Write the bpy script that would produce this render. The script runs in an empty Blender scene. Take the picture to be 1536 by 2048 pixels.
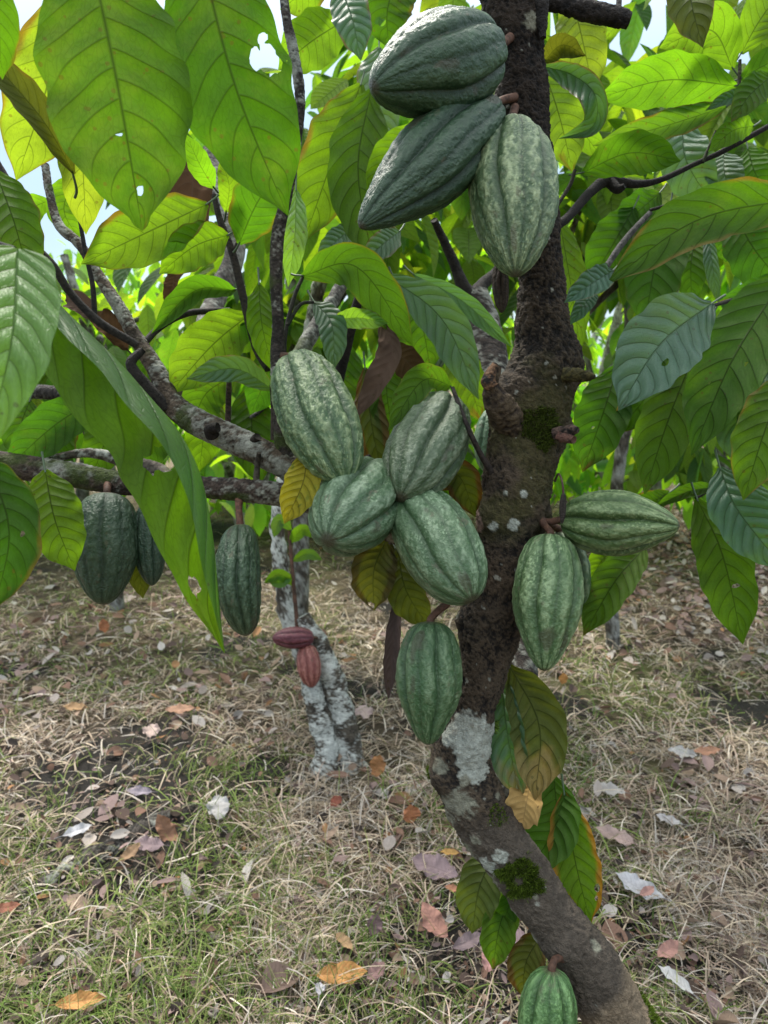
import bpy, math, random
import numpy as np
from mathutils import Vector
rng = np.random.default_rng(7); random.seed(7)
S = bpy.context.scene; COL = S.collection
PI = math.pi; R = math.radians
# ------------------------------------------------------------------ camera
CAM = np.array([0.0, 0.0, 1.5]); PITCH = R(10.5); F = 1479.0
FWD = np.array([0, math.cos(PITCH), -math.sin(PITCH)]); RT = np.array([1.0, 0, 0]); UP = np.array([0, math.sin(PITCH), math.cos(PITCH)])
def W(px, py, d):                                   # where a point seen at px, py and d metres ahead stands in the world
    return CAM + d * (FWD + (px - 768) / F * RT + (1024 - py) / F * UP)
def GP(px, py, z=0.0):                              # the ground point under px, py
    r = FWD + (px - 768) / F * RT + (1024 - py) / F * UP
    return CAM + r * ((z - CAM[2]) / r[2])
cd = bpy.data.cameras.new('camera'); cam = bpy.data.objects.new('camera', cd); COL.objects.link(cam); S.camera = cam
cam.location = CAM; cam.rotation_euler = (PI / 2 - PITCH, 0, 0)
cd.sensor_fit = 'VERTICAL'; cd.sensor_height = 36; cd.lens = 36 * F / 2048; cd.clip_start = 0.02; cd.clip_end = 500
cd.dof.use_dof = True; cd.dof.focus_distance = 1.02; cd.dof.aperture_fstop = 7.5
# ------------------------------------------------------------------ noise
def _h(ix, iy, iz, seed):
    h = (ix.astype(np.uint32) * np.uint32(374761393) + iy.astype(np.uint32) * np.uint32(668265263) + iz.astype(np.uint32) * np.uint32(2147483647) + np.uint32(seed * 1013904223 & 0xffffffff))
    h = (h ^ (h >> np.uint32(13))) * np.uint32(1274126177)
    return ((h ^ (h >> np.uint32(16))) & np.uint32(0xffffff)).astype(np.float64) / 0xffffff
def vn(P, s=1.0, seed=0):                           # value noise, 0..1
    X = np.asarray(P, float) * s + 1000.0 + seed * 3.7
    I = np.floor(X).astype(np.int64); f = X - I; f = f * f * (3 - 2 * f)
    o = 0
    for a in (0, 1):
        for b in (0, 1):
            for c in (0, 1):
                w = (f[:, 0] if a else 1 - f[:, 0]) * (f[:, 1] if b else 1 - f[:, 1]) * (f[:, 2] if c else 1 - f[:, 2])
                o = o + w * _h(I[:, 0] + a, I[:, 1] + b, I[:, 2] + c, seed)
    return o
def fbm(P, s=1.0, n=4, seed=0, g=0.5):
    o = 0; a = 1.0; t = 0
    for k in range(n):
        o = o + a * vn(P, s * 2.03 ** k, seed + k * 11); t += a; a *= g
    return o / t
def ss(a, b, x):
    t = np.clip((x - a) / (b - a), 0, 1); return t * t * (3 - 2 * t)
def lerp(a, b, t):
    return np.asarray(a) + (np.asarray(b) - np.asarray(a)) * np.asarray(t)[..., None]
def nrm(v):
    v = np.asarray(v, float); return v / (np.linalg.norm(v, axis=-1, keepdims=True) + 1e-12)
# ------------------------------------------------------------------ objects
ORG = {}
def tag(o, label=None, cat=None, group=None, kind=None):
    if label: o['label'] = label
    if cat: o['category'] = cat
    if group: o['group'] = group
    if kind: o['kind'] = kind
    return o
def empty(name, loc):
    o = bpy.data.objects.new(name, None); COL.objects.link(o); o.location = loc; o.empty_display_size = 0.05; ORG[o.name] = np.array(loc, float); return o
def mk(name, V, Fc, mat, parent=None, col=None, uv=None, attr=None, smooth=True, origin=None):
    V = np.asarray(V, float)
    org = ORG[parent.name] if parent is not None else (np.array(origin, float) if origin is not None else np.zeros(3))
    me = bpy.data.meshes.new(name)
    Fl = Fc if isinstance(Fc, list) else [Fc]
    Fl = [np.asarray(f, np.int32) for f in Fl if len(f)]
    me.vertices.add(len(V)); me.vertices.foreach_set('co', (V - org).astype(np.float32).ravel())
    li = np.concatenate([f.ravel() for f in Fl]); tot = np.concatenate([np.full(len(f), f.shape[1], np.int32) for f in Fl])
    st = np.concatenate([[0], np.cumsum(tot)[:-1]]).astype(np.int32)
    me.loops.add(len(li)); me.loops.foreach_set('vertex_index', li.astype(np.int32))
    me.polygons.add(len(tot)); me.polygons.foreach_set('loop_start', st)
    try: me.polygons.foreach_set('loop_total', tot)
    except Exception: pass
    me.update(calc_edges=True)
    me.polygons.foreach_set('use_smooth', np.full(len(tot), smooth))
    if col is not None:
        c = np.asarray(col, float)
        if c.shape[1] == 3: c = np.hstack([c, np.ones((len(c), 1))])
        a = me.color_attributes.new('Col', 'FLOAT_COLOR', 'POINT'); a.data.foreach_set('color', c.astype(np.float32).ravel())
    if uv is not None:
        l = me.uv_layers.new(name='UVMap'); l.data.foreach_set('uv', np.asarray(uv, np.float32)[li].ravel())
    for k, v in (attr or {}).items():
        a = me.attributes.new(k, 'FLOAT', 'POINT'); a.data.foreach_set('value', np.asarray(v, np.float32))
    me.materials.append(mat); me.update()
    o = bpy.data.objects.new(name, me); COL.objects.link(o)
    if parent is not None:
        o.parent = parent
        ORG[o.name] = org
    elif origin is not None:
        o.location = org; ORG[o.name] = org
    else: ORG[o.name] = org
    return o
def grid_faces(m, n, wrap=False, flip=False):
    i = np.arange(m - 1)[:, None]; j = np.arange(n if wrap else n - 1)[None, :]
    a = i * n + j; b = (i + 1) * n + j; c = (i + 1) * n + (j + 1) % n; d = i * n + (j + 1) % n
    f = np.stack(np.broadcast_arrays(a, b, c, d), -1).reshape(-1, 4)
    return f[:, ::-1] if flip else f
def cat(parts):                                     # join [(V, F, C[, UV])]
    V = []; Fq = []; C = []; U = []; n = 0
    for p in parts:
        V.append(p[0]); Fq.append(np.asarray(p[1]) + n); C.append(p[2]); n += len(p[0])
        if len(p) > 3: U.append(p[3])
    return np.vstack(V), np.vstack(Fq), np.vstack(C), (np.vstack(U) if U else None)
def spline(P, n):                                   # Catmull-Rom, n points spread by length
    P = np.asarray(P, float)
    if len(P) == 2: P = np.array([P[0], (P[0] + P[1]) / 2, P[1]])
    Q = np.vstack([2 * P[0] - P[1], P, 2 * P[-1] - P[-2]]); out = []
    for k in range(1, len(Q) - 2):
        t = np.linspace(0, 1, 24, endpoint=False)[:, None]
        a, b, c, d = Q[k - 1], Q[k], Q[k + 1], Q[k + 2]
        out.append(0.5 * (2 * b + (c - a) * t + (2 * a - 5 * b + 4 * c - d) * t * t + (3 * b - a - 3 * c + d) * t ** 3))
    out = np.vstack(out + [P[-1:]])
    L = np.concatenate([[0], np.cumsum(np.linalg.norm(np.diff(out[:, :3], axis=0), axis=1))])
    s = np.linspace(0, L[-1], n)
    return np.stack([np.interp(s, L, out[:, k]) for k in range(P.shape[1])], 1), L[-1]
def frames(P, up0=(0.31, -0.8, 0.5)):
    T = nrm(np.gradient(P, axis=0)); A = np.zeros_like(T); a = np.array(up0, float)
    for i in range(len(P)):
        a = a - T[i] * (a @ T[i]); a /= np.linalg.norm(a); A[i] = a
    return T, A, np.cross(T, A)
def tube_raw(P4, m, n):                             # P4: x y z r -> grid of verts plus outward normals
    Q, L = spline(P4, m); P = Q[:, :3]; r = Q[:, 3]
    T, A, B = frames(P); th = np.linspace(0, 2 * PI, n, endpoint=False)
    N = A[:, None, :] * np.cos(th)[None, :, None] + B[:, None, :] * np.sin(th)[None, :, None]
    V = P[:, None, :] + N * r[:, None, None]
    return V, N, P, r, L, th
def px_path(pts):                                   # (px, py, width px, d) -> x y z r
    return np.array([list(W(a, b, d)) + [w * d / F / 2] for a, b, w, d in pts])
def cap(V, m, n):                                   # close both ends with a centre point
    c0 = V[:n].mean(0); c1 = V[-n:].mean(0); k = len(V)
    j = np.arange(n); jn = (j + 1) % n
    q0 = np.stack([np.full(n, k), j, jn, jn], 1)[:, :3]; q1 = np.stack([np.full(n, k + 1), (m - 1) * n + jn, (m - 1) * n + j], 1)
    return np.vstack([V, c0, c1]), np.vstack([q0, q1])
# ------------------------------------------------------------------ materials
def newmat(name):
    m = bpy.data.materials.new(name); m.use_nodes = True; nt = m.node_tree; nt.nodes.clear()
    out = nt.nodes.new('ShaderNodeOutputMaterial'); return m, nt, out
def nd(nt, t, **kw):
    n = nt.nodes.new(t)
    for k, v in kw.items():
        if k in n.inputs: n.inputs[k].default_value = v
        else: setattr(n, k, v)
    return n
def math_(nt, op, a, b=None, c=None, clamp=False):
    n = nt.nodes.new('ShaderNodeMath'); n.operation = op; n.use_clamp = clamp
    for i, x in enumerate((a, b, c)):
        if x is None: continue
        if hasattr(x, 'links'): nt.links.new(x, n.inputs[i])
        else: n.inputs[i].default_value = x
    return n.outputs[0]
def mixc(nt, fac, a, b, mode='MIX'):
    n = nt.nodes.new('ShaderNodeMix'); n.data_type = 'RGBA'; n.blend_type = mode
    for i, x in ((0, fac), (6, a), (7, b)):
        if hasattr(x, 'links'): nt.links.new(x, n.inputs[i])
        else: n.inputs[i].default_value = x if not isinstance(x, tuple) else tuple(x) + ((1,) if len(x) == 3 else ())
    return n.outputs[2]
def vcol_mat(name, rough=0.8, spec=0.3, nscale=60, namp=0.35, bump=0.3, bscale=400, bdist=0.002, coat=0.0, transl=0.0, rvar=0.0):
    m, nt, out = newmat(name)
    at = nd(nt, 'ShaderNodeAttribute', attribute_name='Col'); tc = nd(nt, 'ShaderNodeTexCoord')
    n1 = nd(nt, 'ShaderNodeTexNoise', Scale=nscale, Detail=5.0, Roughness=0.65); nt.links.new(tc.outputs['Object'], n1.inputs['Vector'])
    f = math_(nt, 'MULTIPLY_ADD', n1.outputs[0], 2 * namp, 1 - namp)
    mul = nd(nt, 'ShaderNodeVectorMath', operation='SCALE'); nt.links.new(at.outputs['Color'], mul.inputs[0]); nt.links.new(f, mul.inputs['Scale'])
    p = nd(nt, 'ShaderNodeBsdfPrincipled'); nt.links.new(mul.outputs[0], p.inputs['Base Color'])
    p.inputs['Roughness'].default_value = rough; p.inputs['Specular IOR Level'].default_value = spec
    if rvar: nt.links.new(math_(nt, 'MULTIPLY_ADD', n1.outputs[0], rvar * 2, rough - rvar), p.inputs['Roughness'])
    if coat: p.inputs['Coat Weight'].default_value = coat; p.inputs['Coat Roughness'].default_value = 0.3
    if bump:
        n2 = nd(nt, 'ShaderNodeTexNoise', Scale=bscale, Detail=4.0, Roughness=0.6); nt.links.new(tc.outputs['Object'], n2.inputs['Vector'])
        b = nd(nt, 'ShaderNodeBump', Strength=bump, Distance=bdist); nt.links.new(n2.outputs[0], b.inputs['Height']); nt.links.new(b.outputs[0], p.inputs['Normal'])
    if transl:
        t = nd(nt, 'ShaderNodeBsdfTranslucent'); nt.links.new(mul.outputs[0], t.inputs[0])
        mx = nd(nt, 'ShaderNodeMixShader', Fac=transl); nt.links.new(p.outputs[0], mx.inputs[1]); nt.links.new(t.outputs[0], mx.inputs[2]); nt.links.new(mx.outputs[0], out.inputs[0])
    else: nt.links.new(p.outputs[0], out.inputs[0])
    return m
def leaf_mat(name, holes=False, veins=True, dry=False):
    m, nt, out = newmat(name); L = nt.links.new
    at = nd(nt, 'ShaderNodeAttribute', attribute_name='Col'); tc = nd(nt, 'ShaderNodeTexCoord'); geo = nd(nt, 'ShaderNodeNewGeometry')
    n1 = nd(nt, 'ShaderNodeTexNoise', Scale=22.0, Detail=4.0, Roughness=0.6); L(tc.outputs['Object'], n1.inputs['Vector'])
    n2 = nd(nt, 'ShaderNodeTexNoise', Scale=260.0, Detail=3.0); L(tc.outputs['Object'], n2.inputs['Vector'])
    f = math_(nt, 'ADD', math_(nt, 'MULTIPLY_ADD', n1.outputs[0], 0.55, 0.60), math_(nt, 'MULTIPLY', n2.outputs[0], 0.25))
    base = nd(nt, 'ShaderNodeVectorMath', operation='SCALE'); L(at.outputs['Color'], base.inputs[0]); L(f, base.inputs['Scale'])
    bc = base.outputs[0]
    n3 = nd(nt, 'ShaderNodeTexNoise', Scale=9.0, Detail=5.0, Roughness=0.7); L(tc.outputs['Object'], n3.inputs['Vector'])
    bc = mixc(nt, math_(nt, 'MULTIPLY', math_(nt, 'MULTIPLY_ADD', n3.outputs[0], 5.0, -2.6, clamp=True), 0.0 if dry else 0.34), bc, (0.115, 0.150, 0.050))
    vo = nd(nt, 'ShaderNodeTexVoronoi', Scale=75.0); L(tc.outputs['Object'], vo.inputs['Vector'])
    fr = math_(nt, 'MULTIPLY', math_(nt, 'LESS_THAN', vo.outputs['Distance'], 0.17), math_(nt, 'GREATER_THAN', n3.outputs[0], 0.52))
    bc = mixc(nt, math_(nt, 'MULTIPLY', fr, 0.55), bc, (0.06, 0.045, 0.02))
    # veins from UV: x along, y across (-1..1 stored as 0..1)
    if veins:
        uv = nd(nt, 'ShaderNodeUVMap'); sp = nd(nt, 'ShaderNodeSeparateXYZ'); L(uv.outputs[0], sp.inputs[0])
        u = sp.outputs[0]; v = math_(nt, 'ABSOLUTE', math_(nt, 'MULTIPLY_ADD', sp.outputs[1], 2.0, -1.0))
        mid = math_(nt, 'SUBTRACT', 1.0, math_(nt, 'MULTIPLY', v, math_(nt, 'MULTIPLY_ADD', u, 22.0, 16.0)), clamp=True)
        side = math_(nt, 'GREATER_THAN', sp.outputs[1], 0.5)
        s = math_(nt, 'ADD', math_(nt, 'MULTIPLY_ADD', u, 9.5, math_(nt, 'MULTIPLY', math_(nt, 'POWER', v, 1.35), -1.8)), math_(nt, 'MULTIPLY', side, 0.37))
        tri = math_(nt, 'ABSOLUTE', math_(nt, 'SUBTRACT', math_(nt, 'FRACT', s), 0.5))       # 0 on the vein
        sv = math_(nt, 'MULTIPLY', math_(nt, 'SUBTRACT', 1.0, math_(nt, 'MULTIPLY', tri, 16.0), clamp=True), math_(nt, 'SUBTRACT', 1.0, math_(nt, 'POWER', v, 5.0), clamp=True))
        # fine cross veins
        w = nd(nt, 'ShaderNodeTexVoronoi', Scale=1.0); w.feature = 'DISTANCE_TO_EDGE'
        cx = nd(nt, 'ShaderNodeCombineXYZ'); L(math_(nt, 'MULTIPLY', s, 3.0), cx.inputs[0]); L(math_(nt, 'MULTIPLY', v, 13.0), cx.inputs[1]); L(cx.outputs[0], w.inputs['Vector'])
        net = math_(nt, 'SUBTRACT', 1.0, math_(nt, 'MULTIPLY', w.outputs['Distance'], 12.0), clamp=True)
        vein = math_(nt, 'MAXIMUM', mid, math_(nt, 'MULTIPLY', sv, 0.75)); veinall = math_(nt, 'MAXIMUM', vein, math_(nt, 'MULTIPLY', net, 0.22))
        hgt = math_(nt, 'SUBTRACT', math_(nt, 'MULTIPLY', math_(nt, 'SINE', math_(nt, 'MULTIPLY', tri, PI)), 0.8), math_(nt, 'MULTIPLY', veinall, 0.5))
        bc_t = mixc(nt, math_(nt, 'MULTIPLY', veinall, 0.35), bc, (0.20, 0.26, 0.08))
        if dry: bc_t = mixc(nt, math_(nt, 'MULTIPLY', veinall, 0.45), bc, (0.10, 0.07, 0.05))
    else:
        bc_t = bc; veinall = None
    if dry: dc = bc_t
    else:
        under = mixc(nt, 0.25, bc, (0.085, 0.145, 0.025))
        if veins: under = mixc(nt, math_(nt, 'MULTIPLY', veinall, 0.75), under, (0.030, 0.042, 0.012))
        topc = mixc(nt, 0.36, bc_t, (0.065, 0.145, 0.105))  # sky reflection put into the upper face as a bluish tint
        dc = mixc(nt, geo.outputs['Backfacing'], topc, under)
    p = nd(nt, 'ShaderNodeBsdfPrincipled'); L(dc, p.inputs['Base Color'])
    L(math_(nt, 'MULTIPLY_ADD', geo.outputs['Backfacing'], 0.20, 0.62 if dry else 0.47), p.inputs['Roughness'])
    L(math_(nt, 'MULTIPLY_ADD', geo.outputs['Backfacing'], -0.22, 0.25 if dry else 0.42), p.inputs['Specular IOR Level'])
    if veins:
        b = nd(nt, 'ShaderNodeBump', Strength=0.35 if dry else 0.85, Distance=0.0025 if dry else 0.0045); L(hgt, b.inputs['Height']); L(b.outputs[0], p.inputs['Normal'])
    # light coming through the blade
    if dry: tcol = bc_t
    else:
        tcol = mixc(nt, 1.0, bc, (3.3, 3.4, 0.60), 'MULTIPLY')
        if veins: tcol = mixc(nt, math_(nt, 'MULTIPLY', veinall, 0.8), tcol, (0.035, 0.065, 0.006))
    t = nd(nt, 'ShaderNodeBsdfTranslucent'); L(tcol, t.inputs[0])
    mx = nd(nt, 'ShaderNodeMixShader'); L(math_(nt, 'MULTIPLY', at.outputs['Alpha'], 0.55), mx.inputs[0]); L(p.outputs[0], mx.inputs[1]); L(t.outputs[0], mx.inputs[2])
    res = mx.outputs[0]
    if holes:
        ha = nd(nt, 'ShaderNodeAttribute', attribute_name='hole'); tr = nd(nt, 'ShaderNodeBsdfTransparent')
        m2 = nd(nt, 'ShaderNodeMixShader'); L(math_(nt, 'GREATER_THAN', ha.outputs['Fac'], 0.5), m2.inputs[0]); L(res, m2.inputs[1]); L(tr.outputs[0], m2.inputs[2]); res = m2.outputs[0]
    L(res, out.inputs[0]); return m
M_LEAF = leaf_mat('leaf_blade'); M_HOLE = leaf_mat('leaf_blade_eaten', holes=True); M_DRY = leaf_mat('leaf_dry', dry=True); M_DRYH = leaf_mat('leaf_dry_torn', dry=True, holes=True)
M_FAR = leaf_mat('leaf_far', veins=False)
M_BARK = vcol_mat('bark', 0.8, 0.3, 110, 0.6, 1.0, 380, 0.006)
M_TWIG = vcol_mat('twig_bark', 0.8, 0.3, 120, 0.4, 0.6, 500, 0.002)
M_POD = vcol_mat('pod_husk', 0.42, 0.5, 170, 0.3, 0.75, 300, 0.003, rvar=0.14)
M_STALK = vcol_mat('stalk', 0.7, 0.3, 200, 0.3, 0.4, 500, 0.001)
M_LICH = vcol_mat('lichen_crust', 0.95, 0.1, 180, 0.35, 0.9, 500, 0.003)
M_MOSS = vcol_mat('moss', 0.9, 0.1, 200, 0.3, 0.0, transl=0.25)
M_STRAW = vcol_mat('dry_grass', 0.7, 0.25, 40, 0.2, 0.0, transl=0.3)
# ------------------------------------------------------------------ leaves
KIND = {'gd': ((0.032, 0.082, 0.009), 0.85),   # colour, how much light passes; 'gd' has shade of overhead leaves put in
    'g': ((0.042, 0.102, 0.013), 0.85), 'y': ((0.070, 0.140, 0.018), 1.08), 'd': ((0.030, 0.080, 0.013), 1.0), 'b': ((0.060, 0.125, 0.080), 0.6),  # 'b': sky sheen on upper faces put into a bluish colour
    'lb': ((0.120, 0.250, 0.060), 0.8), 'br': ((0.095, 0.052, 0.027), 0.35), 'ol': ((0.066, 0.076, 0.020), 0.5), 'yl': ((0.42, 0.32, 0.025), 0.5), 'tan': ((0.40, 0.29, 0.13), 0.5), 'gy': ((0.085, 0.062, 0.048), 0.3),  # 'lb': pale sky sheen put into the leaf colour
    'p': ((0.120, 0.175, 0.035), 1.1)}
_WU = [0, .03, .1, .2, .35, .5, .65, .78, .87, .93, .97, 1]; _WV = [.05, .2, .46, .73, .94, 1, .94, .75, .49, .22, .08, .0]
def blade(C, hw, aS=12, aP=12, V=None, m=44, n=19, wave=0.06, quilt=0.035, seed=0, up=False, cup=0.0, blunt=0.0, obov=0.0, asym=1.0):
    C = np.asarray(C, float)
    if V is None: V = nrm(CAM - C.mean(0))
    P, L = spline(C, m); T = nrm(np.gradient(P, axis=0)); Sd = nrm(np.cross(T, V)); N = nrm(np.cross(Sd, T))
    u = np.linspace(0, 1, m) ; ue = u ** (1 + obov)
    wv = np.interp(ue, _WU, _WV)
    k = np.array([1, 2, 3, 2, 1.0]); wv2 = np.convolve(np.pad(wv, 2, mode='edge'), k / k.sum(), 'valid'); wv2[-1] = 0.0
    if blunt: wv2 = np.maximum(wv2, blunt * np.sqrt(np.clip(1 - u ** 6, 0, 1)) * (u > 0.5) * wv2.max()); wv2[-1] = 0
    r = np.random.default_rng(seed + 5); ph = r.uniform(0, 6.28, 6)
    v = np.linspace(-1, 1, n); vv = v[None, :]; uu = u[:, None]; av = np.abs(vv)
    edge = 1 + 0.035 * np.sin(uu * 23 + ph[0] + 2 * np.sign(vv)) + 0.025 * np.sin(uu * 41 + ph[1] + np.sign(vv))
    wd = hw * wv2[:, None] * edge
    aw = np.where(vv > 0, R(aS), R(aP)); sg = np.where(vv > 0, 1.0, -1.0)
    aw = aw * (0.75 + 0.35 * av)
    lat = av * wd * np.where(vv < 0, asym, 1.0)
    dirS = (sg * np.cos(aw))[..., None] * Sd[:, None, :] + np.sin(aw)[..., None] * N[:, None, :]
    X = P[:, None, :] + lat[..., None] * dirS
    s = uu * 9.5 - 1.8 * av ** 1.35 + np.where(vv > 0, .37, 0)
    z = quilt * hw * np.abs(np.sin(PI * (s - 0.5))) * np.minimum(1, av * 5) * (1 - av ** 3) * (-1 if not up else 1)
    z = z + wave * hw * av ** 1.6 * (np.sin(uu * 2 * PI * 2.3 + ph[2] + 1.3 * sg) + 0.6 * np.sin(uu * 2 * PI * 5.1 + ph[3] - sg)) + cup * hw * av ** 2
    X = X + (z * np.minimum(1, wv2[:, None] * 2))[..., None] * N[:, None, :]
    uv = np.stack([np.broadcast_to(uu, (m, n)), np.broadcast_to((vv + 1) / 2, (m, n))], -1).reshape(-1, 2)
    return X.reshape(-1, 3), grid_faces(m, n, flip=up), uv, (P, T, N, L)
def tubelet(P4, m=10, n=6, col=(0.07, 0.09, 0.02, 0.0)):
    V, N, P, r, L, th = tube_raw(P4, m, n)
    return V.reshape(-1, 3), grid_faces(m, n, wrap=True, flip=True), np.tile(np.array(col), (m * n, 1)), np.tile([0.5, 0.25], (m * n, 1))
NLEAF = [0]
def leaf(parent, kind, pts, w, d=(1.0, 1.0), ang=(12, 12), up=False, holes=None, edge=None, att=None, label=None, wave=0.06, dm=None, name='leaf', cup=0.0, blunt=0.0, m=46, n=21, quilt=0.035, obov=0.0, stalk=True, asym=1.0):
    """one leaf: pts = base, (mid ...), tip in px; w = half width px; d = distance at base and tip"""
    NLEAF[0] += 1; sd = NLEAF[0]
    k = len(pts); ds = np.interp(np.linspace(0, 1, k), [0, 0.5, 1], [d[0], dm if dm else (d[0] + d[1]) / 2 - 0.012, d[1]])
    C = np.array([W(p[0], p[1], q) for p, q in zip(pts, ds)]); hw = w * np.mean(ds) / F
    V, Fc, uv, (P, T, N, L) = blade(C, hw, ang[0], ang[1], None, m, n, wave, quilt, sd, up, cup, blunt, obov, asym)
    c, tr = KIND[kind]; rr = np.random.default_rng(sd * 13)
    c = np.array(c) * rr.uniform(0.88, 1.14) * np.array([rr.uniform(0.9, 1.15), 1, rr.uniform(0.8, 1.2)])
    Cc = np.tile(np.append(c, tr), (len(V), 1))
    if edge is None and kind not in ('br', 'gy', 'tan') and rr.uniform() < .40: edge = ((.16, .10, .03), rr.uniform(.05, .16), rr.choice(['rim', 'tip']))
    q = uv.copy(); av = np.abs(q[:, 1] * 2 - 1)
    if edge:                                        # withered margin or tip: (colour, reach, where)
        ec, amt, where = edge
        e = {'rim': av, 'tip': q[:, 0], 'side': q[:, 1], 'port': 1 - q[:, 1], 'spots': np.zeros(len(q))}[where]
        nz = fbm(np.c_[q * 6, np.full(len(q), sd)], 1.0, 3, sd)
        f = ss(0, 0.18, e + (nz - 0.5) * (0.5 if where != 'spots' else 2.6) - (1 - amt)) if where != 'spots' else ss(0.52, 0.62, nz + amt - 0.5)
        Cc[:, :3] = lerp(Cc[:, :3], ec, f); Cc[:, 3] = Cc[:, 3] * (1 - 0.5 * f)
    dry = kind in ('br', 'gy', 'tan')
    mat = M_DRY if dry else M_LEAF; attr = None
    if holes:
        h = np.zeros(len(V))
        for hu, hv, r0, r1 in holes:
            dd = np.sqrt(((q[:, 0] - hu) / r0) ** 2 + ((q[:, 1] * 2 - 1 - hv) / r1) ** 2) + (vn(np.c_[q * 30, np.full(len(q), sd)], 1.0, 3) - 0.5) * 0.8
            h = np.maximum(h, 1.5 - dd)
        attr = {'hole': h}; mat = M_DRYH if dry else M_HOLE
    parts = [(V, Fc, Cc, uv)]
    if stalk:
        b = P[0]; t0 = T[0]
        end = W(att[0], att[1], att[2] if len(att) > 2 else d[0]) if att else b - t0 * 0.022 + np.array([0, 0, 0.006])
        midp = (b + end) / 2 - t0 * 0.2 * np.linalg.norm(end - b) * 0.5
        parts.append(tubelet(np.array([list(end) + [0.0019], list(midp) + [0.0016], list(b + t0 * 0.004) + [0.0013]]), 10, 6, (0.075, 0.095, 0.03, 0.0) if not dry else (0.06, 0.04, 0.03, 0)))
    VV, FF, CC, UU = cat(parts)
    if attr: attr = {'hole': np.concatenate([attr['hole'], np.zeros(len(VV) - len(V))])}
    o = mk(name, VV, FF, mat, parent, CC, UU, attr)
    if label: o['label'] = label
    return o
# ------------------------------------------------------------------ bark
def bark_tube(pts, m, n, fine=0.0012, lump=0.004, base=(0.075, 0.055, 0.040), dark=(0.022, 0.017, 0.014), lich=0.0, lcol=(0.36, 0.37, 0.32), moss=0.0, seed=0, capend=True, knots=(), world=None, fs=260, ring=0.0):
    P4 = px_path(pts) if world is None else np.asarray(world, float)
    V, N, P, r, L, th = tube_raw(P4, m, n)
    Vf = V.reshape(-1, 3); Nf = N.reshape(-1, 3); rf = np.repeat(r, n)
    for kx, ks, kh in knots:                         # swellings: world point, reach, height
        dd = np.linalg.norm(Vf - kx, axis=1); Vf = Vf + Nf * (kh * np.exp(-(dd / ks) ** 2))[:, None]
    l1 = fbm(Vf, 22, 3, seed) - 0.5; f1 = fbm(Vf, fs, 3, seed + 5, 0.6) - 0.5; rid = 1 - 2 * np.abs(fbm(Vf * np.array([1, 1, 0.45]), 95, 3, seed + 9) - 0.5)
    k = np.minimum(1, rf / 0.02)
    disp = lump * k * 2 * l1 + fine * k * (2.2 * f1 + 2.0 * (rid - 0.75))
    Vd = Vf + Nf * disp[:, None]
    t = ss(-0.20, 0.22, f1 + 0.5 * l1 + 0.5 * (rid - .75))
    C = lerp(dark, base, t)
    big = fbm(Vf, 9, 3, seed + 21); C = C * (0.65 + 0.75 * big)[:, None]
    if lich:
        a = .62 * fbm(Vf * np.array([1, 1, 0.7]), 22, 4, seed + 31) + .38 * fbm(Vf, 120, 3, seed + 33); f = ss(0.54 - lich * 0.22, 0.68 - lich * 0.22, a + 0.25 * f1)
        C = lerp(C, np.array(lcol)[None, :] * (0.5 + 0.6 * vn(Vf, 300, 4) + .3 * vn(Vf, 45, 14))[:, None], f * 0.85); Vd = Vd + Nf * (f * 0.0007)[:, None]
    if moss:
        a = fbm(Vf, 17, 4, seed + 41); f = ss(0.62 - moss * 0.3, 0.72 - moss * 0.3, a)
        C = lerp(C, np.array([0.05, 0.075, 0.012])[None, :] * (0.6 + 0.8 * vn(Vf, 400, 6))[:, None], f * 0.8)
    Fc = grid_faces(m, n, wrap=True, flip=True)
    if capend:
        Vd2, tri = cap(Vd, m, n); C = np.vstack([C, C[:n].mean(0), C[-n:].mean(0)]); return Vd2, [Fc, tri], C, Nf, P
    return Vd, [Fc], C, Nf, P
# ================================================================== THE TREE
BASE = W(1650, 2780, 1.12); BASE[2] = 0.0
tree = empty('cocoa_tree', BASE)
tag(tree, 'cocoa tree with dark leaning lichen-blotched trunk carrying a crowd of green pods', 'tree', 'cocoa trees')
def part(name, V, Fc, mat, C, parent=None): return mk(name, V, Fc, mat, parent or tree, C)
TR = [(1655, 2790, 235, 1.12), (1560, 2610, 210, 1.11), (1420, 2330, 185, 1.08), (1282, 2120, 138, 1.06), (1217, 2010, 124, 1.06), (1147, 1900, 108, 1.06), (1079, 1795, 106, 1.07), (1004, 1690, 108, 1.08), (950, 1610, 114, 1.085), (922, 1520, 114, 1.09), (937, 1430, 100, 1.09),
      (964, 1340, 98, 1.09), (982, 1250, 120, 1.09), (1002, 1150, 114, 1.09), (1022, 1050, 126, 1.09), (1040, 940, 136, 1.09), (1064, 850, 136, 1.09), (1079, 770, 134, 1.09), (1084, 690, 112, 1.09), (1083, 600, 93, 1.085), (1077, 470, 85, 1.08),
      (1060, 330, 92, 1.075), (1046, 180, 94, 1.07), (1030, 60, 104, 1.06), (1012, -60, 120, 1.05), (985, -220, 115, 1.04), (950, -420, 105, 1.03)]
TP = px_path(TR)
def on_trunk(px, py, r=0.05):                        # the point of the trunk's near face seen at px, py
    best = None
    i = np.argmin([abs(t[1] - py) for t in TR]); d = TR[i][3]
    return W(px, py, d - TR[i][2] * d / F / 2 * math.sqrt(max(0.0, 1 - min(1, abs(px - TR[i][0]) / (TR[i][2] / 2)) ** 2)))
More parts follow.
